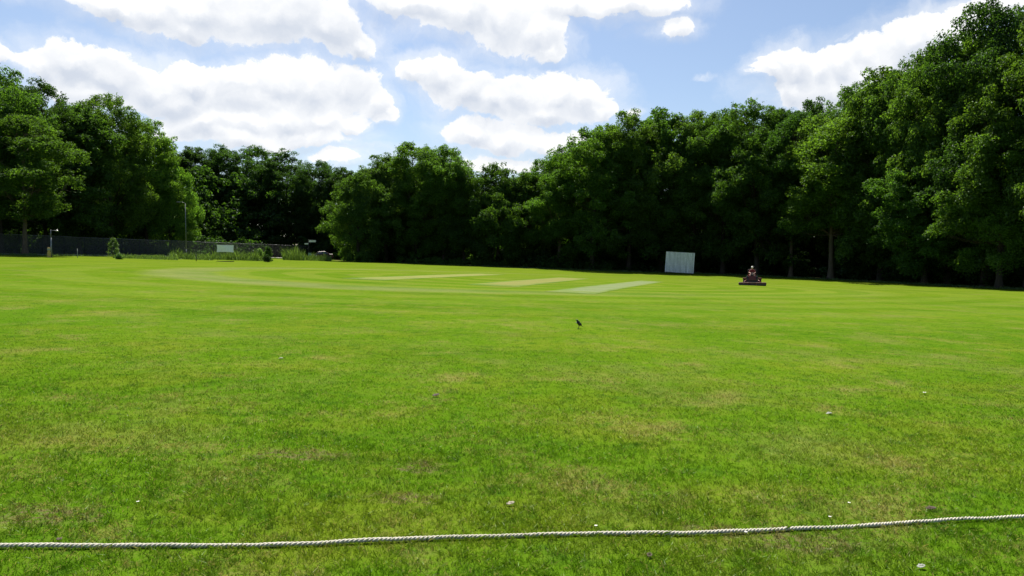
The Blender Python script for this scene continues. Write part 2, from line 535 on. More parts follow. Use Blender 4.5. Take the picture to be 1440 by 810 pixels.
def join_tubes(L):
    Vs, Fs, o = [], [], 0
    for v, f in L: Vs.append(v); Fs.append(f + o); o += len(v)
    return np.concatenate(Vs), np.concatenate(Fs)


def tree_proto(seed, H=22.0, Rm=6.2, base=.14, peak=.55, npuff=120, per=70, leaf=.27, lean=0.0, trunk_r=.34, lobes=.22, gap=.0):
    rng = np.random.default_rng(seed)
    ph = rng.uniform(0, 6.28, 6)
    def envelope(t, th):
        prof = np.where(t < peak, .62 + .38 * np.sin(np.clip(t / peak, 0, 1) * np.pi / 2), np.cos(np.clip((t - peak) / (1 - peak), 0, 1) * np.pi / 2) ** .62)
        return Rm * prof * (1 + lobes * np.sin(2 * th + ph[0] + 5 * t) + lobes * .8 * np.sin(3 * th + ph[1] - 7 * t) + .12 * np.sin(9 * t + ph[2]))
    cen, rad = [], []
    tries = 0
    while len(cen) < npuff and tries < 9000:
        tries += 1
        t = rng.uniform(0, 1) ** .85; th = rng.uniform(0, 6.283)
        Re = envelope(np.array(t), np.array(th))
        fr = rng.uniform(.25, 1) ** .45
        r = rng.uniform(1.05, 2.15) * (.8 if t > .85 else 1.0)
        z = H * (base + (1 - base) * t) - r * .6
        x, y = math.cos(th) * Re * fr, math.sin(th) * Re * fr
        x += lean * t * H
        p = np.array([x, y, z])
        if cen:
            dd = np.linalg.norm(np.array(cen) - p, axis=1)
            if dd.min() < (.95 if len(cen) < npuff * .7 else .7): continue
        cen.append(p); rad.append(r)
    cen = np.array(cen); rad = np.array(rad)
    C, N, Sz = puff_leaves(cen, rad, rng, per, leaf)
    # stray sprigs breaking the outline
    k = rng.integers(0, len(cen), 260)  # small shoots
    d = rng.normal(size=(260, 3)); d[:, 2] = np.abs(d[:, 2]) + .2; d /= np.linalg.norm(d, axis=1, keepdims=True)
    base_p = cen[k] + d * rad[k][:, None] * rng.uniform(.6, .98, 260)[:, None]
    nl = 9; step = np.linspace(-.1, .38, nl)
    sp = (base_p[:, None] + d[:, None] * step[None, :, None] + rng.normal(size=(260, nl, 3)) * .09).reshape(-1, 3)
    C = np.concatenate([C, sp]); N = np.concatenate([N, rng.normal(size=(len(sp), 3)) + [0, 0, .5]]); Sz = np.concatenate([Sz, leaf * rng.uniform(.5, 1, len(sp))])
    LV = leaf_quads(C, N, Sz, rng)
    q = np.arange(len(C))[:, None] * 4 + np.arange(4)[None]
    crown = np_mesh('crown', LV, q)
    crown.materials.append(M['leaf'])
    # trunk and limbs
    T = []
    m = 12; zz = np.linspace(-.5, H * .86, m)
    wob = np.cumsum(rng.normal(size=(m, 2)) * .12, 0) * np.linspace(0, 1, m)[:, None]
    tp = np.stack([wob[:, 0] + lean * zz * .8, wob[:, 1], zz], 1)
    tr = trunk_r * (1 - .88 * np.linspace(0, 1, m)) ; tr[0] *= 1.7; tr[1] *= 1.05
    T.append(tube_np(tp, tr, 10))
    order = rng.permutation(len(cen))[:46]
    for j in order:
        c = cen[j]; zb = max(H * .27, c[2] - np.linalg.norm(c[:2]) * rng.uniform(.7, 1.3))
        zb = min(zb, H * .8)
        s = np.array([np.interp(zb, zz, tp[:, 0]), np.interp(zb, zz, tp[:, 1]), zb])
        u = np.linspace(0, 1, 6)[:, None]
        mid = (s + c) / 2 + np.array([0, 0, -.12 * np.linalg.norm(c - s)]) + rng.normal(size=3) * .25
        pts = (1 - u) ** 2 * s + 2 * u * (1 - u) * mid + u ** 2 * c
        c = c * np.array([.93, .93, 1]) - [0, 0, .3]; pts = (1 - u) ** 2 * s + 2 * u * (1 - u) * mid + u ** 2 * c
        r0 = np.interp(zb, zz, tr) * .34
        T.append(tube_np(pts, np.linspace(r0, .02, 6), 6))
        for _ in range(2):
            a = pts[rng.integers(2, 5)]; e = a + rng.normal(size=3) * .5 + [0, 0, .3]
            T.append(tube_np([a, (a + e) / 2 + rng.normal(size=3) * .1, e], [.05, .035, .015], 5))
    TV, TF = join_tubes(T)
    trunk = np_mesh('trunk', TV, TF, True); trunk.materials.append(M['bark'])
    return dict(crown=crown, trunk=trunk, H=H, W=2 * Rm)


PROTO = [
    tree_proto(1, 23, 6.2, .17, .50, leaf=.26),
    tree_proto(2, 23, 5.4, .14, .50, npuff=118, leaf=.29),
    tree_proto(3, 23, 6.8, .18, .55, npuff=135, leaf=.25),
    tree_proto(4, 23, 5.0, .15, .58, npuff=105, lobes=.34, leaf=.24),
    tree_proto(5, 16, 6.0, .02, .40, npuff=110),          # leafy to the ground
    tree_proto(6, 23, 6.0, .31, .55, npuff=92, lobes=.3, trunk_r=.3),   # open, with trunk showing
    tree_proto(7, 24, 5.8, .12, .62, npuff=125),
]


def tree(px, D, top, wpx, kind, label, group, tint=(1, 1, 1), name='broadleaf_tree', rz=None, dz=0):
    p = at(px, D); P = PROTO[kind]
    H = height_to(px, top, D) - p.z + dz; W = wpx * D / F
    o = empty(name, p, rz if rz is not None else random.uniform(0, 6.28), label, 'tree', group)
    sx = W * (1.13 if px < 800 else 1.3) / P['W']; sz = H / P['H']
    o.scale = (sx, sx, sz)
    tk = link('trunk', P['trunk'], None, o)
    if kind == 5: tk.color = (2.2, 2.1, 2.0, 1)
    c = link('crown', P['crown'], None, o); hv, vv_ = random.uniform(-.05, .10), random.uniform(.82, 1.2)
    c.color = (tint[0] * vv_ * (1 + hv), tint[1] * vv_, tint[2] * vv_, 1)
    return o


G1, G2, G3 = 'trees behind the fence', 'trees along the far side of the field', 'trees on the near right side of the field'
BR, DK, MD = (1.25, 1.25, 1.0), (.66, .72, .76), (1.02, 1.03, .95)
FRONT = [
    (2, 88, 93, 118, 0, 'broad tree at the left edge of the photo, behind the fence', G1, MD),
    (36, 83, 158, 118, 5, 'slim leaning trunk tree showing its bare stem against the fence, near the photo left edge', G1, (1.05, 1.05, .9)),
    (66, 95, 114, 82, 3, 'narrow tree with a small pointed top, left of the tall bright rounded tree', G1, DK),
    (112, 97, 150, 95, 1, 'lower dark tree between the small pointed top and the tall bright rounded crown', G1, MD),
    (158, 104, 128, 105, 2, 'tall tree with bright rounded top over the climbing shrub on the fence', G1, (1.3, 1.28, 1.1)),
    (207, 111, 168, 92, 0, 'tree with bright sloping right shoulder, left of the tall lamp post', G1, (1.35, 1.3, 1.1)),
    (240, 113, 222, 62, 4, 'small tree whose edge leans over the tall lamp post, tint brightened as sunlit', G1, (1.4, 1.4, 1.2)),  # raised tint here and just above paints sunlight on the right-hand crown edges
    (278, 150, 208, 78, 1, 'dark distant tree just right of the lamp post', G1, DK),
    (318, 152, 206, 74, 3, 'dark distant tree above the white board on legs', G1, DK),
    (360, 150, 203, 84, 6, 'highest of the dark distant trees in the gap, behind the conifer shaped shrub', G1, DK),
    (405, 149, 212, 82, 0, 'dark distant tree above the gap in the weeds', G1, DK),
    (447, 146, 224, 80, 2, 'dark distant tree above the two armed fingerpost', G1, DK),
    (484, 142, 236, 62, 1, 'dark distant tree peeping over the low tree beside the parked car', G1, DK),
    (504, 117, 240, 72, 4, 'low tree leafy down to the ground, just right of the fingerpost', G2, (1.15, 1.15, 1.1)),
    (543, 124, 218, 84, 0, 'left shoulder of the big dark dome, the tree behind the low leafy one', G2, MD),
    (585, 122, 198, 104, 2, 'tallest dark tree of the big dome left of the centre', G2, MD),
    (624, 121, 202, 84, 6, 'right shoulder tree of the big dark dome', G2, MD),
    (652, 120, 236, 58, 3, 'small tree tucked at the right foot of the big dark dome', G2, DK),
    (700, 118, 227, 88, 4, 'lower round tree standing alone between the big dome and the long right wood', G2, (1.05, 1.1, .9)),
    (742, 119, 243, 68, 1, 'low tree in the dip of the skyline near the centre', G2, MD),
    (786, 115, 213, 82, 5, 'thin crowned tree with sky showing through, first of the right wood', G2, (1.1, 1.15, 1)),
    (832, 112, 176, 92, 6, 'bright edged tree where the skyline steps up, left of the sight screen', G2, (1.15, 1.2, 1)),
    (884, 113, 158, 92, 0, 'tall tree left of the white sight screen', G2, MD),
    (930, 116, 154, 88, 1, 'tall tree behind the left half of the sight screen', G2, MD),
    (974, 115, 158, 84, 3, 'tall tree behind the right half of the sight screen', G2, MD),
    (1016, 112, 149, 92, 2, 'tall tree between the sight screen and the mower', G2, MD),
    (1064, 107, 140, 92, 6, 'tall tree right behind the red mower', G2, (1.05, 1.1, 1)),
    (1112, 104, 150, 82, 5, 'open crowned tree between the mower and the pale tree with the bare trunk', G3, DK),
    (1168, 97, 160, 118, 5, 'pale green tree with a bare pale trunk standing forward of the wood', G3, (1.55, 1.4, 1.2)),
    (1188, 102, 124, 88, 0, 'tree whose top rises just behind the pale tree with bare trunk', G3, MD),
    (1238, 93, 96, 96, 1, 'tree where the right skyline starts to climb, right of the pale tree', G3, MD),
    (1284, 88, 70, 98, 2, 'tree halfway up the climbing right skyline', G3, MD),
    (1332, 82, 50, 98, 6, 'tree just left of the tallest crown at top right', G3, MD),
    (1385, 77, -2, 108, 3, 'tallest tree reaching the top edge of the photo', G3, DK),
    (1446, 71, 30, 130, 0, 'yellowish tree cut off by the right edge of the photo', G3, (1.0, .95, .75)),
    (1300, 82, 205, 90, 1, 'low leafy tree standing under the climbing right skyline', G3, (1.05, 1.1, 1)),
    (1405, 72, 170, 95, 3, 'low leafy tree in front of the tallest crown', G3, (1.1, 1.1, .9)),
]
for r in FRONT: tree(*r)
# second rank, glimpsed through the gaps
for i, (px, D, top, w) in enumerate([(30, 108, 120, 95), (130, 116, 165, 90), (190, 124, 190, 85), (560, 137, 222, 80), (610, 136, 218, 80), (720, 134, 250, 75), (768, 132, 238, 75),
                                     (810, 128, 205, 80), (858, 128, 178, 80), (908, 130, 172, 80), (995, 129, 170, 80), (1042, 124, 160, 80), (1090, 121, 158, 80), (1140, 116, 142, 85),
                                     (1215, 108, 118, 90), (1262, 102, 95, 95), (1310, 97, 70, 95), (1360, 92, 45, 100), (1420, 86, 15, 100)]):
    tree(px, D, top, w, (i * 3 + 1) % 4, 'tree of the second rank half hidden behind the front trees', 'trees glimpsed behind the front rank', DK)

# off-frame neighbours so the wood does not stop at the frame
for (px, D, top, w, k) in ((-90, 84, 80, 120, 1), (-190, 78, 60, 130, 2), (1540, 62, -20, 140, 2), (1640, 56, -40, 150, 1)):
    tree(px, D, top, w, k, 'tree of the wood continuing just outside the photo', 'trees beyond the frame')


def scatter_leaves(name, cen, rad, per, leaf, material, label, cat, seed, color=None):
    rng = np.random.default_rng(seed)
    C, N, Sz = puff_leaves(np.asarray(cen, float), np.asarray(rad, float), rng, per, leaf)
    LV = leaf_quads(C, N, Sz, rng)
    me = np_mesh(name, LV, np.arange(len(C))[:, None] * 4 + np.arange(4)[None])
    return me


# undergrowth: one tangled mass under and between the trees
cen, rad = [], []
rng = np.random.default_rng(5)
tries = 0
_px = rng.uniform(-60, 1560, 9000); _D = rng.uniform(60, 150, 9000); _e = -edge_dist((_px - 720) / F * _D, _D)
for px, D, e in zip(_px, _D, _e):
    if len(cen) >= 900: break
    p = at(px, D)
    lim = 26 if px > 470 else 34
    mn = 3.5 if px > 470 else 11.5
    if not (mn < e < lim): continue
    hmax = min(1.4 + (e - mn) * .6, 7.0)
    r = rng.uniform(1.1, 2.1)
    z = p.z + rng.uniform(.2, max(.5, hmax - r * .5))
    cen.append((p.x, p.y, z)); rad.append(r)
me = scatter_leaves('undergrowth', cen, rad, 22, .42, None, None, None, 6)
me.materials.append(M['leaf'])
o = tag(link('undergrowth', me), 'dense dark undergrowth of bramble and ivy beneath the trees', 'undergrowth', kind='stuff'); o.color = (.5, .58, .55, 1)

# depth of the wood behind, read as one mass
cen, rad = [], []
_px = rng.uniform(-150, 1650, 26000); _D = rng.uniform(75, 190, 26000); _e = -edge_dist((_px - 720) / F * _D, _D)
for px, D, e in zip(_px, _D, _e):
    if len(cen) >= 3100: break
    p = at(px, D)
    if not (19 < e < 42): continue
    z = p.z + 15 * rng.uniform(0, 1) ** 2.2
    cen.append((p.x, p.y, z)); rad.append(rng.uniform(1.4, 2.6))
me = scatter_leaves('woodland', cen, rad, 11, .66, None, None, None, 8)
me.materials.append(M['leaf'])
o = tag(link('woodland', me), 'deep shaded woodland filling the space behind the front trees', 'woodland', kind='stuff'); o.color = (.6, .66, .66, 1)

# low ivy along the foot of the middle trees
cen, rad = [], []
for k in range(150):
    px = rng.uniform(560, 860); D = rng.uniform(113.5, 118) - max(0, (px - 700)) * .028
    p = at(px, D); cen.append((p.x, p.y, p.z + rng.uniform(.1, .75))); rad.append(rng.uniform(.5, .9))
me = scatter_leaves('ivy', cen, rad, 16, .22, None, None, None, 9); me.materials.append(M['leaf'])
tag(link('ivy_bank', me), 'low bank of ivy along the foot of the middle trees', 'ivy', kind='stuff')


# ------------------------------------------------------------------ fence
def mesh_panel_mat():
    m, t = mat('fence mesh')
    tc = t.n('ShaderNodeTexCoord').outputs['Object']
    s = t.n('ShaderNodeSeparateXYZ', Vector=tc)
    u = t.math('ADD', s.outputs[0], s.outputs[2]); v = t.math('SUBTRACT', s.outputs[0], s.outputs[2])
    def wires(x):
        fr = t.math('FRACT', t.math('MULTIPLY', x, 16.0))
        return t.math('LESS_THAN', fr, .26)
    w = t.math('MAXIMUM', wires(u), wires(v))
    b = t.n('ShaderNodeBsdfPrincipled', **{'Base Color': (.075, .08, .068, 1), 'Roughness': .8, 'Metallic': 0.0})
    tr = t.n('ShaderNodeBsdfTransparent')
    mx = t.n('ShaderNodeMixShader'); t.i(mx, 0, w); t.i(mx, 1, tr); t.i(mx, 2, b)
    t.n('ShaderNodeOutputMaterial', Surface=mx)
    return m


M['mesh'] = mesh_panel_mat()
fr = empty('mesh_fence', (FA.x, FA.y, tz(FA.x, FA.y)), 0, 'long dark wire mesh fence with pale top rail beside the pavement', 'fence')
NP = 27; s0 = -8.0; step = (FL + 6) / NP
tops = []
for k in range(NP + 1):
    p = along(s0 + step * k, 0); z = tz(p.x, p.y); tops.append(Vector((p.x, p.y, z)))
for k, p in enumerate(tops):
    q = p - fr.location
    mb = MB(); mb.tube([q + Vector((0, 0, -.3)), q + Vector((0, 0, 2.42))], .035, 8); mb.ball(q + Vector((0, 0, 2.43)), .045, 8)
    mb.build('post', M['dark_metal'], fr)
mb = MB()
for a, b in zip(tops, tops[1:]):
    jit = random.uniform(-.02, .02)
    mb.tube([a - fr.location + Vector((0, 0, 2.38 + jit)), (a + b) / 2 - fr.location + Vector((0, 0, 2.36 + jit)), b - fr.location + Vector((0, 0, 2.38 + jit))], .022, 6)
mb.build('top_rail', M['grey_metal'], fr)
for a, b in zip(tops, tops[1:]):
    L = (b - a).length
    ang = math.atan2((b - a).y, (b - a).x)
    tilt = math.atan2((b - a).z, math.hypot((b - a).x, (b - a).y))
    me = np_mesh('mesh_panel', np.array([[.04, 0, .05], [L - .04, 0, .05], [L - .04, 0, 2.33], [.04, 0, 2.33]]), np.array([[0, 1, 2, 3]]))
    o = link('mesh_panel', me, M['mesh'], fr, a - fr.location); o.rotation_euler = (0, -tilt, ang)


# ------------------------------------------------------------------ left hand clutter
def scale_at(D): return D / F


p = at(73, 76)
po = empty('street_pole', p, 0, 'short grey pole with a side arm beside the yellow bollard', 'pole')
mb = MB(); mb.tube([(0, 0, 0), (0, 0, 2.1)], .07, 10); mb.tube([(0, 0, 2.05), (0, 0, 2.95)], .035, 8); mb.build('pole', M['grey_metal'], po)
mb = MB(); mb.tube([(0, 0, 2.86), (.62, 0, 2.86)], .022, 6); mb.build('arm', M['grey_metal'], po)
mb = MB(); mb.lathe([(.02, .1), (.13, .04), (.15, -.02), (.10, -.08)], (.68, 0, 2.84), n=12); mb.build('lamp_head', M['lamp_glass'], po)

p = at(69.5, 75)
bo = empty('bollard', p, 0, 'weathered yellow bollard at the foot of the short grey pole', 'bollard')
mb = MB(); mb.lathe([(.17, 0), (.17, .5), (.15, .58), (.12, .62), (.12, .70), (.15, .73), (.15, .98), (.10, 1.05), (.02, 1.07)], n=16); mb.build('body', M['yellow'], bo)
mb = MB(); mb.lathe([(.155, .76), (.157, .77), (.157, .93), (.155, .94)], n=16); mb.build('band', M['paper'], bo)

p = at(109.5, 78)
mb = MB(); mb.tube([(0, 0, -.1), (.01, 0, .98)], [.035, .03], 8); mb.ball((.01, 0, .98), .035, 8)
tag(mb.build('stake', M['paper'], None, p), 'thin pale stake standing in front of the fence, right of the yellow bollard', 'stake')
p = hit(276, 367.2)
mb = MB(); mb.tube([(0, 0, -.1), (0, 0, .8)], [.05, .045], 8); mb.ball((0, 0, .8), .045, 8)
tag(mb.build('stake', M['dark_metal'], None, p), 'short dark stake on the lawn edge left of the white board', 'stake')

# tall lamp post
p = at(262.5, 98); h = height_to(262.5, 286, 98) - p.z
lp = empty('lamp_post', p, 0, 'tall thin grey lamp post rising into the pale tree edge', 'lamp post')
mb = MB(); mb.tube([(0, 0, 0), (0, 0, 1.2)], .075, 10); mb.tube([(0, 0, 1.15), (0, 0, h)], [.055, .035], 10); mb.build('pole', M['grey_metal'], lp)
mb = MB(); mb.tube([(0, 0, h), (-.15, -.1, h + .12), (-.5, -.3, h + .16)], .025, 8); mb.build('arm', M['grey_metal'], lp)
mb = MB(); mb.box((-.72, -.43, h + .16), (.5, .2, .1), (0, 0, R(31)), .03); mb.build('lamp_head', M['grey_metal'], lp)

# white board on legs
p = hit(317, 368.0); D = p.y; k = D / F
bw = empty('white_board', p, 0, 'white cloth board with curved sides on thin legs, above the weeds', 'board')
n = 14; vv = []; ff = []
z1, z0 = (368 - 344.2) * k, (368 - 354.3) * k
for i in range(n + 1):
    v = i / n
    pinch = .05 * math.sin(math.pi * v)
    for j in range(n + 1):
        u = j / n
        hw = 12 * k - pinch
        x = -hw + 2 * hw * u + .02 * (v - .5)
        z = z0 + (z1 - z0) * v - .05 * u + .02 * math.sin(math.pi * u) * (1 - 2 * v)
        vv.append((x, .03 * math.sin(6 * u + 3 * v), z))
off = len(vv)
vv += [(a, b + .015, c) for a, b, c in vv]
for i in range(n):
    for j in range(n):
        a = i * (n + 1) + j; ff.append((a, a + 1, a + n + 2, a + n + 1)); ff.append((a + off, a + off + n + 1, a + off + n + 2, a + off + 1))
link('cloth', np_mesh('cloth', np.array(vv), np.array(ff), True), M['white'], bw)
mb = MB()
for sx in (-1, 1):
    mb.tube([(sx * 11 * k, .06, .03), (sx * 11.4 * k, .06, z1 + .03)], .009, 8)
mb.tube([(-11.4 * k, .06, z1), (11.4 * k, .06, z1)], .016, 8)
mb.build('frame', M['dark_metal'], bw)
mb = MB(); mb.box((.05, 0, .04), (22 * k, .22, .08), bev=.01)
for sx in (-1, 1): mb.box((sx * 10 * k, 0, .03), (.08, .9, .06), bev=.01)
mb.build('base', M['dark_metal'], bw)

# fingerpost
p = at(434.5, 119); k = .119
fp = empty('fingerpost', p, 0, 'dark fingerpost with a long right plate and short left plate', 'signpost')
hh = (364.5 - 336.5) * k
mb = MB(); mb.tube([(0, 0, -.2), (0, 0, hh)], .05, 10); mb.ball((0, 0, hh), .07, 10); mb.build('post', M['dark_metal'], fp)
mb = MB(); mb.box((.64, -.03, hh - .22), (1.15, .04, .34), bev=.01); mb.build('sign_plate', M['sign'], fp)
mb = MB(); mb.box((-.36, -.03, hh - .66), (.62, .04, .22), bev=.01); mb.build('sign_plate', M['sign'], fp)

p = at(436, 116.5)
cb = empty('utility_cabinet', p, R(8), 'pale green utility cabinet under the fingerpost', 'cabinet')
mb = MB(); mb.box((0, 0, .05), (.52, .42, .1)); mb.build('plinth', M['wood'], cb)
mb = MB(); mb.box((0, 0, .62), (.48, .38, 1.04), bev=.015); mb.box((0, 0, 1.16), (.54, .44, .05), bev=.01); mb.build('cabinet_body', M['cabinet'], cb)
mb = MB(); mb.box((0, -.2, .62), (.4, .02, .92), bev=.004); mb.tube([(.13, -.22, .6), (.13, -.22, .72)], .012, 6); mb.build('door', M['cabinet'], cb)


# parked car
def car(p, rz):
    o = empty('parked_car', p, rz, 'dark maroon car half hidden by weeds right of the fingerpost', 'car')
    prof = [(-2.0, .35), (-2.05, .62), (-1.95, .82), (-1.1, .95), (-.45, 1.40), (.75, 1.44), (1.45, 1.02), (1.95, .95), (2.02, .6), (1.98, .35)]
    bm = bmesh.new(); rows = []
    for y, w in ((-.82, .0), (-.86, .0), (.86, .0), (.82, .0)):
        rows.append([bm.verts.new((x, y * (1 if z < 1 else .84), z * (1 if abs(y) > .84 else 1.0) + (.0 if abs(y) > .84 else .02))) for x, z in prof])
    for a, b in zip(rows, rows[1:]):
        for i in range(len(prof) - 1): bm.faces.new((a[i], a[i + 1], b[i + 1], b[i]))
        bm.faces.new((a[-1], a[0], b[0], b[-1]))
    bm.faces.new(rows[0]); bm.faces.new(rows[-1][::-1])
    bmesh.ops.recalc_face_normals(bm, faces=bm.faces)
    me = bpy.data.meshes.new('body'); bm.to_mesh(me); bm.free(); link('body', me, M['maroon'], o)
    for sy in (-1, 1):
        v = np.array([[-.9, sy * .80, 1.0], [-.42, sy * .735, 1.33], [.7, sy * .735, 1.36], [1.25, sy * .80, 1.03]])
        v = v + np.array([0, sy * .035, 0])
        link('side_window', np_mesh('side_window', v, np.array([[0, 1, 2, 3]])), M['glass'], o)
    for x0, z0_, x1, z1_ in ((-1.05, 1.0, -.5, 1.38), (1.4, 1.06, .8, 1.42)):
        s = -1 if x0 < 0 else 1
        v = np.array([[x0 + s * .02, -.68, z0_ + .02], [x0 + s * .02, .68, z0_ + .02], [x1 + s * .02, .6, z1_ + .02], [x1 + s * .02, -.6, z1_ + .02]])
        link('windscreen', np_mesh('windscreen', v, np.array([[0, 1, 2, 3]])), M['glass'], o)
    for sx in (-1.28, 1.3):
        for sy in (-1, 1):
            mb = MB(); mb.lathe([(.2, -.1), (.31, -.09), (.32, 0), (.31, .09), (.2, .1)], (sx, sy * .80, .32), 'Y', 20); w = mb.build('wheel', M['black'], o)
            mb = MB(); mb.lathe([(.04, -.02), (.2, -.01), (.2, .01), (.04, .02)], (sx, sy * .905, .32), 'Y', 16); mb.build('rim', M['grey_metal'], w)
    for sy in (-1, 1):
        mb = MB(); mb.ball((-1.97, sy * .6, .72), .12, 12, sc=(.4, 1, .6)); mb.build('headlight', M['lamp_glass'], o)
    return o


p = at(452, 124); car(p, R(12))
p = at(443.5, 115.5)  # white box added for the bright glare on the car's windscreen and bonnet
mb = MB(); mb.box((0, 0, .45), (.5, .4, .7), bev=.05, taper=.9); mb.box((0, 0, .84), (.52, .42, .08), bev=.02)
mb.box((-.18, 0, .06), (.06, .3, .12)); mb.box((.18, 0, .06), (.06, .3, .12))
tag(mb.build('glare_box', M['white'], None, p), 'small white box standing in for bright glare off the parked car', 'box')


# shrubs and weeds at the fence
def shrub(name, px, D, top, wpx, base_y_lift, n, leaf, seed, label, tint, per=22, material='leaf', cone=False, stems=True):
    p = at(px, D); rng = np.random.default_rng(seed)
    H = height_to(px, top, D) - p.z; W = wpx * D / F / 2
    cen, rad = [], []
    for i in range(n):
        t = rng.uniform(.05, 1); a = rng.uniform(0, 6.28)
        rr = W * ((1 - t * .9) if cone else math.sin(math.pi * min(1, .25 + t * .72))) * rng.uniform(.3, 1)
        cen.append((rr * math.cos(a), rr * math.sin(a), H * t * .93)); rad.append(max(.14, W * .3 * rng.uniform(.7, 1.2)))
    o = empty(name, p, 0, label, 'shrub')
    me = scatter_leaves('foliage', cen, rad, per * 3, leaf, None, None, None, seed + 50); me.materials.append(M[material])
    c = link('foliage', me, None, o); c.color = (*tint, 1)
    T = []
    for i in range(5):
        a = rng.uniform(0, 6.28); e = np.array([math.cos(a) * W * .5, math.sin(a) * W * .5, H * .8])
        T.append(tube_np([[0, 0, -.1], e * .5 * [.6, .6, 1], e], [.03, .022, .01], 5))
    v, f = join_tubes(T); link('stem', np_mesh('stem', v, f, True), M['bark'], o)
    return o


shrub('climbing_shrub', 160, 84, 335, 17, 0, 26, .14, 21, 'thin pale flecked shrub climbing the fence left of the lamp post', (1.0, 1.05, .9), per=4, material='weed')
shrub('conifer_shrub', 377.5, 92, 345, 15, 0, 44, .15, 22, 'dark pointed shrub at the right end of the left weeds', (.75, .8, .7), per=26, cone=True)
shrub('flowering_shrub', 366, 96, 349, 9, 0, 22, .13, 23, 'pale flowering shrub left of the dark pointed shrub', (2.2, 2.2, 2.2), per=16, material='weed')
shrub('low_shrub', 376, 88, 359, 13, 0, 26, .13, 24, 'low bush tinted near black as the shadow under the pointed shrub', (.3, .35, .35), per=30)  # near-black tint paints the shadow at the pointed shrub's foot
shrub('low_shrub', 168, 77, 356.5, 9, 0, 20, .13, 25, 'small bright bush on the lawn edge below the climbing shrub', (.9, 1.1, .8), per=20, material='weed')


def weeds(name, ranges, count, hmin, hmax, seed, label):
    rng = np.random.default_rng(seed); Vs = []
    n = 0
    C = []; Hh = []
    for (x0, x1, D0, D1, hs) in ranges:
        m = int(count * (x1 - x0) / sum(r[1] - r[0] for r in ranges))
        for _ in range(m):
            px = rng.uniform(x0, x1); D = rng.uniform(D0, D1) if not callable(D0) else D0(px) + rng.uniform(-1, 1)
            p = at(px, D)
            clump = .55 + .9 * mnoise.noise(Vector((p.x * .9, p.y * .9, 3.0)))
            C.append((p.x, p.y, p.z)); Hh.append(hs * max(.18, clump) * rng.uniform(.6, 1.15))
    C = np.array(C); Hh = np.array(Hh); m = len(C)
    a = rng.uniform(0, 6.28, m); w = rng.uniform(.02, .05, m); lean = rng.normal(size=(m, 2)) * .22 * Hh[:, None]
    dx = np.stack([np.cos(a) * w, np.sin(a) * w, np.zeros(m)], 1)
    midp = C + np.stack([lean[:, 0] * .3, lean[:, 1] * .3, Hh * .6], 1)
    tip = C + np.stack([lean[:, 0], lean[:, 1], Hh], 1)
    V = np.stack([C - dx * .5, C + dx * .5, midp + dx, tip, midp - dx], 1).reshape(-1, 3)
    # leaves up the stems
    k = rng.integers(0, m, m * 2); u = rng.uniform(.15, .95, m * 2)[:, None]
    lc = C[k] * (1 - u) + tip[k] * u + rng.normal(size=(m * 2, 3)) * .07
    LV = leaf_quads(lc, rng.normal(size=(m * 2, 3)) + [0, 0, .6], rng.uniform(.07, .17, m * 2), rng, .45)
    f1 = np.arange(m)[:, None] * 5 + np.arange(5)[None]; f2 = len(V) + np.arange(m * 2)[:, None] * 4 + np.arange(4)[None]
    me = np_mesh(name, np.concatenate([V, LV]), [f1, f2]); me.materials.append(M['weed'])
    return tag(link(name, me), label, 'weeds', kind='stuff')


_lp = np.linspace(-100, 1600, 426); _ld = np.arange(40, 150, .25)
_in = edge_dist((_lp[:, None] - 720) / F * _ld[None], np.broadcast_to(_ld[None], (len(_lp), len(_ld)))) < 0
_le = _ld[np.argmax(_in, axis=1)]


def lawn_edge_D(px):
    return float(np.interp(px, _lp, _le))


weeds('weeds', [(240, 300, 88, 96, 1.1), (300, 372, 93, 99, 1.5), (398, 428, 108, 114, 2.3), (425, 466, 110, 115, 1.3), (160, 250, 82, 92, .5)], 6400, .2, 1, 31, 'tall weeds and nettles growing between lawn and pavement')
weeds('rough_grass', [(-30, 470, lambda q: lawn_edge_D(q) + .3, 0, .28)], 3600, .1, .3, 32, 'ragged uncut grass along the left lawn edge')
weeds('rough_grass', [(560, 1500, lambda q: lawn_edge_D(q) + .6, 0, .22)], 5200, .1, .3, 33, 'ragged uncut grass along the foot of the wood')

# ------------------------------------------------------------------ sight screen
p = hit(955.5, 386.2); D = p.y; k = D / F
ss = empty('sight_screen', p + Vector((0, .3, 0)), 0, 'leaning white slatted sight screen in front of the wood', 'sight screen')
W, H = 39.5 * k, 29.5 * k
tilt = R(3.2)
holder = ss; ss.rotation_euler = (0, tilt, R(-13))
mb = MB(); ns = 24; pw = W / ns
for i in range(ns):
    x = -W / 2 + pw * (i + .5)
    mb.box((x, random.uniform(-.015, .015), .24 + H / 2 + random.uniform(-.02, .02)), (pw * random.uniform(.58, .80), .03, H - .1), (0, random.uniform(-.010, .010), random.uniform(-.1, .1)), .004)
mb.build('slat_panel', M['slat'], ss)
mb = MB()
for z in (.30, .24 + H * .38, .24 + H * .78, .24 + H - .06): mb.box((0, .06, z), (W, .05, .05), bev=.005)
for x in (-W / 2 + .04, W / 2 - .04): mb.box((x, .06, .24 + H / 2), (.08, .07, H), bev=.005)
mb.build('frame', M['wood'], ss)
for sx in (-1, 1):
    mb = MB(); mb.box((sx * W * .42, .1, .17), (.09, 1.7, .09), bev=.01)
    mb.tube([(sx * W * .42, .85, .2), (sx * W * .42, .1, .24 + H * .75)], .03, 8)
    mb.build('skid', M['dark_metal'], ss)
    for sy in (-.65, .75):
        mb = MB(); mb.lathe([(.05, -.03), (.15, -.03), (.16, 0), (.15, .03), (.05, .03)], (sx * (W * .42 + .08), sy + .1, .15), 'X', 16); mb.build('wheel', M['black'], ss)


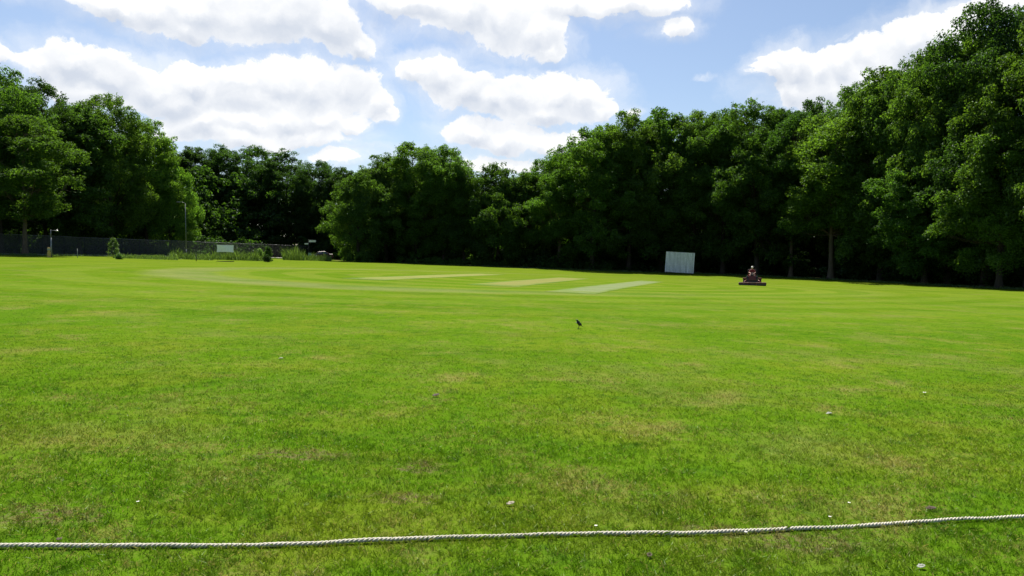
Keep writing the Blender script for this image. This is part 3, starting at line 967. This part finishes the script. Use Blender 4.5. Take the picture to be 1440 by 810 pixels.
# ------------------------------------------------------------------ skinned figures
def skin_mesh(name, nodes, edges, root, levels=2):
    bm = bmesh.new(); lay = bm.verts.layers.skin.verify(); vs = {}
    for kx, (co, r) in nodes.items():
        v = bm.verts.new(co); rr = r if isinstance(r, tuple) else (r, r); v[lay].radius = rr; v[lay].use_root = (kx == root); vs[kx] = v
    for a, b in edges: bm.edges.new((vs[a], vs[b]))
    me = bpy.data.meshes.new(name); bm.to_mesh(me); bm.free()
    o = bpy.data.objects.new(name, me); COL.objects.link(o)
    md = o.modifiers.new('s', 'SKIN'); md.use_smooth_shade = True
    sb = o.modifiers.new('b', 'SUBSURF'); sb.levels = levels; sb.render_levels = levels
    dg = bpy.context.evaluated_depsgraph_get(); dg.update()
    out = bpy.data.meshes.new_from_object(o.evaluated_get(dg))
    bpy.data.objects.remove(o); out.name = name
    for q in out.polygons: q.use_smooth = True
    return out


# ------------------------------------------------------------------ mower with driver
p = hit(1057.5, 401.2); yaw = R(-17)
mw = empty('ride_on_mower', p, yaw, 'red ride-on mower with wide cutting decks on the lawn', 'mower')
for nm, cx, wx, y in (('cutting_deck', -.78, .90, -.92), ('cutting_deck', .78, .90, -.92), ('cutting_deck', 0, .74, -.70)):
    mb = MB(); mb.box((cx, y, .17), (wx, .62, .20), bev=.03); mb.box((cx, y, .29), (wx * .96, .58, .05), bev=.015, mi=1)
    mb.lathe([(.09, -wx * .46), (.10, -wx * .45), (.10, wx * .45), (.09, wx * .46)], (cx, y - .28, .10), 'X', 14, mi=2)
    mb.build(nm, [M['deck'], M['decktop'], M['black']], mw)
for sx in (-1, 1):
    mb = MB(); mb.tube([(sx * .25, -.1, .45), (sx * .55, -.5, .5), (sx * .8, -.85, .3)], .035, 8); mb.build('lift_arm', M['red'], mw)
    mb = MB(); mb.lathe([(.12, -.14), (.29, -.14), (.32, -.07), (.32, .07), (.29, .14), (.12, .14)], (sx * .68, -.02, .32), 'X', 22); w = mb.build('wheel', M['black'], mw)
    mb = MB(); mb.lathe([(.03, -.02), (.15, -.02), (.15, .02), (.03, .02)], (sx * .80, -.02, .32), 'X', 16); mb.build('rim', M['cap'], w)
    mb = MB(); mb.lathe([(.1, -.1), (.22, -.1), (.25, -.05), (.25, .05), (.22, .1), (.1, .1)], (sx * .55, 1.25, .25), 'X', 20); mb.build('wheel', M['black'], mw)
    mb = MB(); mb.box((sx * .68, -.02, .69), (.34, .72, .04), bev=.015); mb.box((sx * .68, -.36, .62), (.34, .03, .12), bev=.01); mb.build('mudguard', M['deck'], mw)
mb = MB(); mb.box((0, .45, .44), (1.06, 1.9, .34), bev=.05); mb.box((-.42, .2, .72), (.2, .7, .3), bev=.04); mb.box((.42, .2, .72), (.2, .7, .3), bev=.04); mb.build('chassis', M['dark_metal'], mw)
mb = MB(); mb.box((0, -.38, .56), (.62, .5, .05), bev=.01); mb.box((0, -.58, .70), (.72, .06, .42), (R(-12), 0, 0), .02, taper=.75); mb.build('footplate', M['deck'], mw)
mb = MB(); mb.box((0, 1.0, .78), (.86, 1.0, .52), bev=.09, taper=.88); mb.build('hood', M['red'], mw)
mb = MB()
for i in range(5): mb.box((0, 1.48, .62 + i * .07), (.5, .05, .025))
mb.build('grille', M['dark_metal'], mw)
mb = MB(); mb.box((0, .24, .70), (.66, .5, .22), bev=.04); mb.build('seat_base', M['red'], mw)
mb = MB(); mb.box((0, .22, .85), (.48, .46, .1), bev=.04); mb.box((0, .46, 1.08), (.46, .1, .44), (R(-10), 0, 0), .04); mb.build('seat', M['black'], mw)
mb = MB(); mb.tube([(0, -.56, .6), (0, -.40, 1.10)], .035, 8); mb.build('steering_column', M['dark_metal'], mw)
mb = MB(); ring = []
for i in range(25):
    a = 2 * math.pi * i / 24; ring.append(Vector((.17 * math.cos(a), -.38 + .17 * math.sin(a) * .82, 1.12 + .17 * math.sin(a) * .5)))
mb.tube(ring, .014, 6, cap=False); mb.tube([ring[0], ring[12]], .01, 6); mb.tube([ring[6], ring[18]], .01, 6); mb.build('steering_wheel', M['black'], mw)
mb = MB()
for sx in (-1, 1): mb.tube([(sx * .38, .55, .6), (sx * .38, .58, 1.42), (sx * .30, .58, 1.5)], .022, 8)
mb.tube([(-.30, .58, 1.5), (.30, .58, 1.5)], .022, 8); mb.build('roll_bar', M['dark_metal'], mw)

nodes = {
    'pel': ((0, .24, .99), (.155, .12)), 'sp1': ((0, .25, 1.14), (.145, .105)), 'sp2': ((0, .23, 1.32), (.165, .115)), 'sp3': ((0, .21, 1.44), (.12, .085)),
    'nk': ((0, .19, 1.53), .052), 'hd1': ((0, .165, 1.61), (.075, .085)), 'hd2': ((0, .16, 1.70), (.082, .098)), 'hd3': ((0, .17, 1.77), (.05, .06)),
}
edges = [('pel', 'sp1'), ('sp1', 'sp2'), ('sp2', 'sp3'), ('sp3', 'nk'), ('nk', 'hd1'), ('hd1', 'hd2'), ('hd2', 'hd3')]
for s, n in ((-1, 'l'), (1, 'r')):
    nodes.update({
        n + 'sh': ((s * .19, .21, 1.43), .062), n + 'el': ((s * .29, .05, 1.21), .045), n + 'wr': ((s * .17, -.22, 1.17), .030), n + 'pm': ((s * .155, -.29, 1.16), (.040, .022)),
        n + 'hp': ((s * .10, .18, .96), .095), n + 'kn': ((s * .19, -.22, 1.02), .062), n + 'an': ((s * .19, -.34, .66), .042), n + 'hl': ((s * .19, -.30, .615), .04), n + 'to': ((s * .2, -.50, .615), (.045, .03)),
    })
    edges += [('sp3', n + 'sh'), (n + 'sh', n + 'el'), (n + 'el', n + 'wr'), (n + 'wr', n + 'pm'), ('pel', n + 'hp'), (n + 'hp', n + 'kn'), (n + 'kn', n + 'an'), (n + 'an', n + 'hl'), (n + 'hl', n + 'to')]
    for i in range(4):
        fx = s * (.155 + (i - 1.5) * .021); L = (.034, .040, .037, .028)[i]
        nodes[n + 'f%d' % i] = ((fx, -.33, 1.155), .0105); nodes[n + 'g%d' % i] = ((fx, -.33 - L, 1.135), .0095); nodes[n + 'h%d' % i] = ((fx, -.335 - L * .8, 1.108), .008)
        edges += [(n + 'pm', n + 'f%d' % i), (n + 'f%d' % i, n + 'g%d' % i), (n + 'g%d' % i, n + 'h%d' % i)]
    nodes[n + 't0'] = ((s * .118, -.275, 1.15), .011); nodes[n + 't1'] = ((s * .105, -.315, 1.132), .009)
    edges += [(n + 'pm', n + 't0'), (n + 't0', n + 't1')]
body = skin_mesh('body', nodes, edges, 'pel', 2)
# nose, ears and brow built into the same mesh
bm = bmesh.new(); bm.from_mesh(body)
def feature(c, r, sc):
    q = bmesh.ops.create_uvsphere(bm, u_segments=10, v_segments=7, radius=r)
    for v in q['verts']: v.co = Vector((v.co.x * sc[0], v.co.y * sc[1], v.co.z * sc[2])) + Vector(c)
feature((0, .060, 1.665), .02, (.7, 1, 1.2)); feature((-.082, .17, 1.675), .022, (.4, .8, 1.3)); feature((.082, .17, 1.675), .022, (.4, .8, 1.3)); feature((0, .075, 1.625), .02, (1.3, .5, .4))
bm.to_mesh(body); bm.free()
for mm in (M['skin'], M['shirt'], M['shorts'], M['boot']): body.materials.append(mm)
for q in body.polygons:
    c = q.center; x, y, z = c; q.use_smooth = True
    if z > 1.52 and abs(x) < .12: mi = 0
    elif z < .70 and y < -.2: mi = 3
    elif z > 1.02 and y > .02 and not (abs(x) > .26 and z < 1.2): mi = 1
    elif y > -.06 and z < 1.12: mi = 2
    else: mi = 0
    q.material_index = mi
pe = link('person', body, None, None); pe.location = p; pe.rotation_euler = (0, 0, yaw)
tag(pe, 'person in dark red shirt and shorts with pale cap, seated driving the mower', 'person')
mb = MB(); mb.ball((0, .165, 1.725), .103, 16, sc=(.9, 1.05, .85)); mb.box((0, .04, 1.725), (.15, .12, .014), (R(8), 0, 0), .005); mb.build('cap', M['cap'], pe)
for s in (-1, 1):
    mb = MB(); mb.ball((s * .032, .068, 1.688), .012, 8); mb.build('eye', M['black'], pe)

# ------------------------------------------------------------------ bird
p = hit(813.5, 462.2); sc = 1.0
nodes = {'tt': ((.105, 0, .045), (.010, .005)), 'tb': ((.065, 0, .072), (.016, .010)), 'b1': ((.030, 0, .098), (.034, .032)), 'b2': ((.0, 0, .130), (.040, .040)), 'b3': ((-.018, 0, .162), (.030, .030)),
         'n': ((-.026, 0, .188), (.021, .021)), 'h': ((-.036, 0, .208), (.024, .023)), 'f': ((-.054, 0, .208), (.012, .012))}
bme = skin_mesh('bird', nodes, [('tt', 'tb'), ('tb', 'b1'), ('b1', 'b2'), ('b2', 'b3'), ('b3', 'n'), ('n', 'h'), ('h', 'f')], 'b2', 2)
bd = link('bird', bme, M['feather'], None, p + Vector((0, 0, .0))); bd.rotation_euler = (0, 0, R(12)); bd.scale = (1.05,) * 3
tag(bd, 'small black bird standing upright on the grass', 'bird')
mb = MB(); mb.tube([(-.055, 0, .209), (-.072, 0, .205), (-.088, 0, .197)], [.009, .006, .001], 8); mb.build('beak', M['beak'], bd)
for s in (-1, 1):
    mb = MB(); mb.ball((.030, s * .034, .112), .05, 12, sc=(.95, .22, .62)); w = mb.build('wing', M['feather'], bd)
    for v in w.data.vertices:
        c = Vector((.03, 0, .112)); q = v.co - c; a = R(42); v.co = c + Vector((q.x * math.cos(a) + q.z * math.sin(a), q.y, -q.x * math.sin(a) + q.z * math.cos(a)))
    mb = MB(); mb.tube([(.008, s * .016, .10), (.012, s * .016, .06), (.0, s * .017, .004)], [.012, .004, .003], 7)
    for dx, dy in ((-.03, 0), (-.024, .012), (-.024, -.012), (.016, 0)): mb.tube([(.0, s * .017, .004), (dx, s * .017 + dy, .003)], .002, 5)
    mb.build('leg', M['beak'], bd)

# ------------------------------------------------------------------ boundary rope
ctrl = [(-260, 771), (-100, 771), (0, 770.5), (180, 770), (360, 768), (540, 762), (720, 755.5), (860, 752.5), (1000, 750.5), (1150, 744), (1300, 736.5), (1440, 728.5), (1560, 722), (1750, 712)]
pts = [hit(a, b - 2, .014) for a, b in ctrl]


def catmull(P, n=60):
    out = []
    for i in range(1, len(P) - 2):
        a, b, c, d = P[i - 1:i + 3]
        for k in range(n):
            t = k / n
            out.append(.5 * ((2 * b) + (c - a) * t + (2 * a - 5 * b + 4 * c - d) * t * t + (3 * b - a - 3 * c + d) * t ** 3))
    return out


cl = catmull(pts, 40)
# resample evenly at 8 mm
P = np.array([list(v) for v in cl]); seg = np.linalg.norm(np.diff(P, axis=0), axis=1); cum = np.concatenate([[0], np.cumsum(seg)])
n = int(cum[-1] / .008); s = np.linspace(0, cum[-1], n)
P = np.stack([np.interp(s, cum, P[:, i]) for i in range(3)], 1)
P[:, 1] += .007 * np.sin(s * 2.3) + .005 * np.sin(s * 5.1 + 1) + .0022 * np.sin(s * 13.7 + np.sin(s * 3)) + .0012 * np.sin(s * 31)
P[:, 2] = terrain(P[:, 0], P[:, 1]) + .0160 + .003 * np.sin(s * 3.1) + .0015 * np.sin(s * 11)
T = np.gradient(P, axis=0); T /= np.linalg.norm(T, axis=1, keepdims=True)
A = np.cross(T, [0, 0, 1.0]); A /= np.linalg.norm(A, axis=1, keepdims=True); B = np.cross(A, T)
tubes = []
for j in range(3):
    ph = 2 * np.pi * j / 3 + (s + .012 * np.sin(s * 4.3) + .006 * np.sin(s * 17)) / .078 * 2 * np.pi
    c = P + (A * np.cos(ph)[:, None] + B * np.sin(ph)[:, None]) * .0071
    tubes.append(tube_np(c, (.0071) + .0006 * np.sin(s * 23 + j) + .0005 * np.sin(s * 61 + 2 * j), 7))
v, f = join_tubes(tubes)
m_, t_ = mat('rope fibre')
tc = t_.n('ShaderNodeTexCoord').outputs['Object']
c_ = t_.mix(t_.noise(tc, 130, 4, .7), (.38, .35, .27), (.66, .62, .52))
c_ = t_.mix(t_.mapr(t_.noise(tc, 2.2, 6, .7), .47, .66, 0, .7), c_, (.35, .33, .24))
bp = t_.n('ShaderNodeBump', Height=t_.noise(tc, 400, 3), Strength=.5, Distance=.002)
t_.n('ShaderNodeOutputMaterial', Surface=t_.n('ShaderNodeBsdfPrincipled', **{'Base Color': c_, 'Roughness': .9, 'Normal': bp, 'Specular IOR Level': .2}))
tag(link('boundary_rope', np_mesh('boundary_rope', v, f, True), m_), 'thick pale twisted rope lying across the foreground grass', 'rope')


# ------------------------------------------------------------------ litter on the lawn
def dead_leaf(px, py, L, rz, m, label, cat='leaf', name='dead_leaf', curl=.5, g=None):
    p = hit(px, py); me_v, me_f = [], []
    n = 8
    for i in range(n + 1):
        u = i / n; w = math.sin(math.pi * min(1, u * .93 + .04)) ** .8 * L * .3 * (1 + .15 * math.sin(i * 2.1))
        zc = .012 + curl * L * (u - .5) ** 2 * 1.2
        for s in (-1, -.5, 0, .5, 1): me_v.append(((u - .5) * L, s * w, zc + abs(s) ** 1.6 * w * .55 + .002 * math.sin(i + s * 3)))
    for i in range(n):
        for j in range(4): a = i * 5 + j; me_f.append((a, a + 1, a + 6, a + 5))
    o = link(name, np_mesh(name, np.array(me_v), np.array(me_f), True), m, None, p); o.rotation_euler = (R(8), R(-6), rz)
    sol = o.modifiers.new('t', 'SOLIDIFY'); sol.thickness = .0012
    return tag(o, label, cat, g)


dead_leaf(718, 711, .062, R(25), M['wood'], 'tan curled dead leaf just above the rope near the middle')
dead_leaf(1309, 718, .075, R(-10), M['darkleaf'], 'dark brown dead leaf above the rope at the right')
dead_leaf(1295, 800, .055, R(15), M['paper'], 'pale grey leaf below the rope at the bottom right')
dead_leaf(913, 784, .05, R(60), M['darkleaf'], 'dark curled leaf below the rope near the middle')
dead_leaf(395, 505, .07, R(0), M['paper'], 'small white scrap on the middle lawn at the left', 'scrap', 'paper_scrap', .1)
dead_leaf(1166, 583, .075, R(5), M['paper'], 'pale scrap on the lawn at the right, nearer than the mower', 'scrap', 'paper_scrap', .1)
dead_leaf(613, 558, .10, R(40), M['darkleaf'], 'dark speck of a leaf on the middle lawn')
dead_leaf(84, 762, .05, R(-30), M['darkleaf'], 'dark bit of leaf touching the rope at the left')


def daisy(px, py, label, r=.012):
    r *= .72
    p = hit(px, py); o = empty('daisy', p, 0, label, 'daisy', 'daisies in the lawn')
    mb = MB()
    for k in range(9):
        a = k * 2 * math.pi / 9; mb.ball((math.cos(a) * r * .65, math.sin(a) * r * .65, .034), r * .38, 6, sc=(1, 1, .3))
    mb.build('petal', M['flower'], o)
    mb = MB(); mb.tube([(0, 0, 0), (0, 0, .034)], .0015, 5); mb.ball((0, 0, .036), r * .35, 8, sc=(1, 1, .5)); mb.build('stem', M['yellow'], o)
    return o


daisy(1194, 713, 'daisy above the rope between the dead leaves on the right', .014)
daisy(1167, 733, 'daisy almost touching the rope from above, on the right', .014)
daisy(1049, 755, 'daisy just below the rope, right of the middle', .014)
daisy(838, 746, 'daisy just above the rope, right of the middle', .014)
daisy(1300, 555, 'daisy on the right lawn, farthest away', .03)
daisy(194, 712, 'daisy on the left foreground above the rope', .013)

# ------------------------------------------------------------------ near grass blades
rng = np.random.default_rng(3)
N = 900000
D0, D1 = 2.6, 26.0
u = rng.random(N); e = .25
D = (D0 ** e + u * (D1 ** e - D0 ** e)) ** (1 / e)
X = rng.uniform(-.86, .86, N) * (D + .6)
Y = D
# tufting
def vnoise(x, y, seed):
    r = np.random.default_rng(seed); g = r.random((256, 256))
    xi = np.floor(x).astype(int); yi = np.floor(y).astype(int); fx = x - xi; fy = y - yi
    fx = fx * fx * (3 - 2 * fx); fy = fy * fy * (3 - 2 * fy)
    a = g[xi % 256, yi % 256]; b = g[(xi + 1) % 256, yi % 256]; c = g[xi % 256, (yi + 1) % 256]; d = g[(xi + 1) % 256, (yi + 1) % 256]
    return (a * (1 - fx) + b * fx) * (1 - fy) + (c * (1 - fx) + d * fx) * fy


tf = .42 * vnoise(X * 17, Y * 17, 1) + .4 * vnoise(X * 46, Y * 46, 2) + .18 * vnoise(X * 3, Y * 3, 4)
tf = np.clip((tf - .5) * 1.35 + .5, 0, 1)
keep = rng.random(N) < np.clip((tf - .18) * 2.2, .25, 1) * (1 - np.clip((D - 6.5) / (D1 - 6.5), 0, 1) ** .9)
X, Y, D, tf = X[keep], Y[keep], D[keep], tf[keep]
free = np.abs(Y - np.interp(X, P[:, 0], P[:, 1])) > .011      # the rope presses the grass flat
X, Y, D, tf = X[free], Y[free], D[free], tf[free]
kk = rng.integers(0, len(P), 1500)                      # tufts growing up against the rope and over it
rx_, ry_ = P[kk, 0] + rng.normal(size=1500) * .012, P[kk, 1] - .012 + rng.normal(size=1500) * .017
rt = vnoise(rx_ * 9, ry_ * 9, 7); ok = rng.random(1500) < np.clip((rt - .35) * 2.5, .05, 1)
X = np.concatenate([X, rx_[ok]]); Y = np.concatenate([Y, ry_[ok]]); D = np.concatenate([D, ry_[ok]]); tf = np.concatenate([tf, .8 + .4 * rt[ok]])
N = len(X)
fade = np.clip((D1 - D) / 10, .05, 1)
Lh = (.012 + .026 * tf) * rng.uniform(.6, 1.3, N) * (.45 + .55 * np.clip((15 - D) / 10, 0, 1))
Wd = .0012 + .00022 * D
Wd *= rng.uniform(.7, 1.3, N)
az = rng.uniform(0, 6.28, N); la = rng.uniform(0, 6.28, N); ln = np.abs(rng.normal(size=N)) * .9 + .2
Z = terrain(X, Y)
base = np.stack([X, Y, Z - .001], 1)
dx = np.stack([np.cos(az) * Wd, np.sin(az) * Wd, np.zeros(N)], 1)
lv = np.stack([np.cos(la), np.sin(la), np.zeros(N)], 1) * (Lh * ln)[:, None]
mid = base + lv * .4 + np.array([0, 0, 1]) * (Lh * .6)[:, None]
tip = base + lv + np.array([0, 0, 1]) * (Lh * .95)[:, None]
V = np.stack([base - dx * .8, base + dx * .8, mid + dx * .8, tip, mid - dx * .8], 1).reshape(-1, 3)
me = np_mesh('grass', V, np.arange(N)[:, None] * 5 + np.arange(5)[None])
tag(link('grass', me, blade_mat()), 'short mown grass of the near outfield, patchy green and straw', 'grass', kind='stuff')

# ------------------------------------------------------------------ sky and sun
w = bpy.data.worlds.new('World'); S.world = w; w.use_nodes = True
t = NT(w.node_tree)
sky = t.n('ShaderNodeTexSky', _sky_type='NISHITA', _sun_disc=False, _sun_elevation=SUN_EL, _sun_rotation=SUN_AZ, _altitude=80, _air_density=1.0, _dust_density=1.2, _ozone_density=1.6)
dirn = t.vmath('NORMALIZE', t.n('ShaderNodeTexCoord').outputs['Generated'])
sep = t.n('ShaderNodeSeparateXYZ', Vector=dirn)
az = t.math('ARCTAN2', sep.outputs[0], sep.outputs[1]); el = t.math('ARCSINE', sep.outputs[2])
uv = t.n('ShaderNodeCombineXYZ', X=az, Y=el).outputs[0]


def sky_uv(px, py):
    d = ray(px, py); return math.atan2(d.x, d.y), math.asin(d.z)


BLOBS = [
    (150, 0, 75, 16), (215, 8, 60, 26), (300, 12, 95, 36), (390, 22, 80, 38), (455, 36, 60, 32), (500, 55, 24, 18), (270, 35, 40, 18), 
    (55, 92, 32, 18), (100, 86, 52, 24), (150, 105, 60, 30), (205, 118, 55, 28), (265, 112, 54, 24), (330, 112, 50, 22), (390, 112, 56, 26), (440, 118, 56, 30), (488, 118, 46, 32), (525, 140, 22, 22), (240, 135, 60, 22), (-10, 74, 22, 12), (120, 130, 50, 20), (340, 130, 80, 20),
    (285, 170, 48, 20), (340, 165, 62, 24), (400, 165, 62, 26), (455, 165, 52, 26), (500, 172, 24, 16), (330, 190, 90, 16), (430, 190, 70, 16), (538, 158, 13, 11),
    (590, 0, 85, 16), (650, 12, 70, 26), (710, 28, 60, 34), (755, 45, 42, 30), (800, 5, 80, 16), (880, 3, 80, 16), (945, 34, 27, 13), (772, 66, 16, 12),
    (590, 94, 36, 18), (625, 104, 42, 24), (655, 125, 44, 30), (690, 140, 42, 30), (730, 135, 50, 28), (785, 130, 48, 28), (825, 132, 38, 28), (848, 150, 26, 18), (760, 155, 75, 22), (660, 185, 42, 18), (710, 195, 60, 20), (770, 200, 46, 14), (800, 192, 18, 9), (890, 153, 10, 5),
    (700, 232, 70, 11), (480, 223, 34, 9),
    (1080, 96, 24, 16), (1112, 90, 34, 22), (1150, 95, 34, 24), (1190, 88, 34, 22), (1230, 78, 34, 24), (1270, 60, 36, 26), (1305, 50, 34, 24), (1340, 42, 34, 20), (1150, 118, 70, 24), (1230, 105, 80, 30), (1110, 120, 30, 24), (1405, 10, 60, 12),
]
WISPS = [(995, 112, 22, 7), (1191, 56, 8, 6), (880, 150, 14, 10), (930, 35, 60, 26), (500, 215, 150, 20), (60, 160, 60, 30)]

cg = bpy.data.node_groups.new('cloud field', 'ShaderNodeTree')
cg.interface.new_socket('UV', in_out='INPUT', socket_type='NodeSocketVector')
cg.interface.new_socket('G', in_out='OUTPUT', socket_type='NodeSocketFloat')
g = NT(cg); gi = g.n('NodeGroupInput').outputs[0]
acc = None
for (px, py, rx, ry) in BLOBS:
    a, e_ = sky_uv(px, py); rx = rx / F * math.cos(a) ** 1.0; ry = ry / F
    v = g.vmath('MULTIPLY_ADD', gi, (1 / rx, 1 / ry, 0), (-a / rx, -e_ / ry, 0))
    L = g.vmath('LENGTH', v)
    acc = L if acc is None else g.math('SMOOTH_MIN', acc, L, .16)
g.n('NodeGroupOutput', G=acc)

n1 = t.noise(uv, 11, 7, .6, color=True)
warp = t.vmath('MULTIPLY', t.vmath('SUBTRACT', n1, (.5, .5, .5)), (.085, .062, 0))
uvw = t.vmath('ADD', uv, warp)
G0 = t.n('ShaderNodeGroup', _node_tree=cg, UV=uvw).outputs[0]
G1_ = t.n('ShaderNodeGroup', _node_tree=cg, UV=t.vmath('ADD', uvw, (-.002, .016, 0))).outputs[0]
fb = t.noise(uvw, 30, 10, .66)
def billow(vec, scale):
    return t.n('ShaderNodeTexVoronoi', _feature='SMOOTH_F1', _normalize=True, Vector=vec, Scale=scale, Detail=2.0, Roughness=.55, Smoothness=.6).outputs['Distance']
VS = 15.0
V0 = billow(uvw, VS); V1 = billow(t.vmath('ADD', uvw, (-.004, .014, 0)), VS)
g0 = t.math('ADD', G0, t.math('ADD', t.math('MULTIPLY', t.math('SUBTRACT', fb, .5), 1.15), t.math('MULTIPLY', t.math('SUBTRACT', V0, .35), .55)))
fine = t.noise(uvw, 95, 6, .65)
g0 = t.math('ADD', g0, t.math('MULTIPLY', t.math('SUBTRACT', fine, .5), .42))
core = t.mapr(g0, 1.12, .84)
veil = t.math('MULTIPLY', t.mapr(g0, 2.1, .95, 0, .62), t.mapr(t.noise(uvw, 9, 6, .6), .3, .7, .3, 1))
mask = t.math('MAXIMUM', core, veil)
# light comes from above and behind: thin edges glow, thick undersides are greyer
edge = t.mapr(g0, .35, 1.0)
rel = t.math('ADD', t.math('MULTIPLY', t.math('SUBTRACT', G1_, G0), .9), t.math('ADD', t.math('MULTIPLY', t.math('SUBTRACT', V1, V0), 1.5), t.math('MULTIPLY', t.math('SUBTRACT', fb, .5), -1.1)))
patch = t.mapr(t.noise(uvw, 4.5, 5, .55), .3, .7, -.22, .22)
bright = t.math('ADD', t.math('ADD', t.math('MULTIPLY', edge, .45), .44), t.math('ADD', rel, patch))
bright = t.mapr(bright, .0, 1.0, 0, 1, smooth=False)
ccol = t.mix(bright, (5.2, 5.65, 6.45), (8.2, 8.25, 8.3))
skyc = t.mix(1.0, sky.outputs[0], (.98, 1.0, 1.03), 'MULTIPLY')
wisp = None
for (px, py, rx, ry) in WISPS:
    a, e_ = sky_uv(px, py); rx /= F; ry /= F
    v = t.vmath('MULTIPLY_ADD', uvw, (1 / rx, 1 / ry, 0), (-a / rx, -e_ / ry, 0))
    q = t.mapr(t.vmath('LENGTH', v), 1.1, .2, 0, .55)
    wisp = q if wisp is None else t.math('MAXIMUM', wisp, q)
wisp = t.math('MULTIPLY', wisp, t.mapr(fb, .35, .65, .2, 1))
mask = t.math('MAXIMUM', mask, wisp)
cfin = t.mix(mask, skyc, ccol)
bg = t.n('ShaderNodeBackground', Color=cfin, Strength=.069)
t.n('ShaderNodeOutputWorld', Surface=bg)
w.cycles.sampling_method = 'NONE'

sl = bpy.data.lights.new('sun', 'SUN'); sl.energy = 5.0; sl.angle = R(.53); sl.color = (1, .95, .86)
so = bpy.data.objects.new('sun', sl); COL.objects.link(so); so.rotation_euler = sun_dir.to_track_quat('Z', 'Y').to_euler(); so.location = (0, 0, 60)

# ------------------------------------------------------------------ camera and render settings
cam = bpy.data.cameras.new('camera'); co = bpy.data.objects.new('camera', cam); COL.objects.link(co)
cam.sensor_width = 36; cam.lens = 36 * F / 1440; cam.clip_end = 9000; cam.clip_start = .05
co.location = (0, 0, CAM_H); co.rotation_euler = (math.pi / 2 - PITCH, 0, 0)
S.camera = co
S.view_settings.view_transform = 'Standard'; S.view_settings.look = 'None'; S.view_settings.gamma = 1
S.view_settings.exposure = 0.9
S.render.engine = 'CYCLES'
cy = S.cycles
cy.max_bounces = 5; cy.diffuse_bounces = 2; cy.glossy_bounces = 2; cy.transmission_bounces = 3; cy.transparent_max_bounces = 8
cy.sample_clamp_indirect = 4; cy.caustics_reflective = False; cy.caustics_refractive = False
cy.use_denoising = True
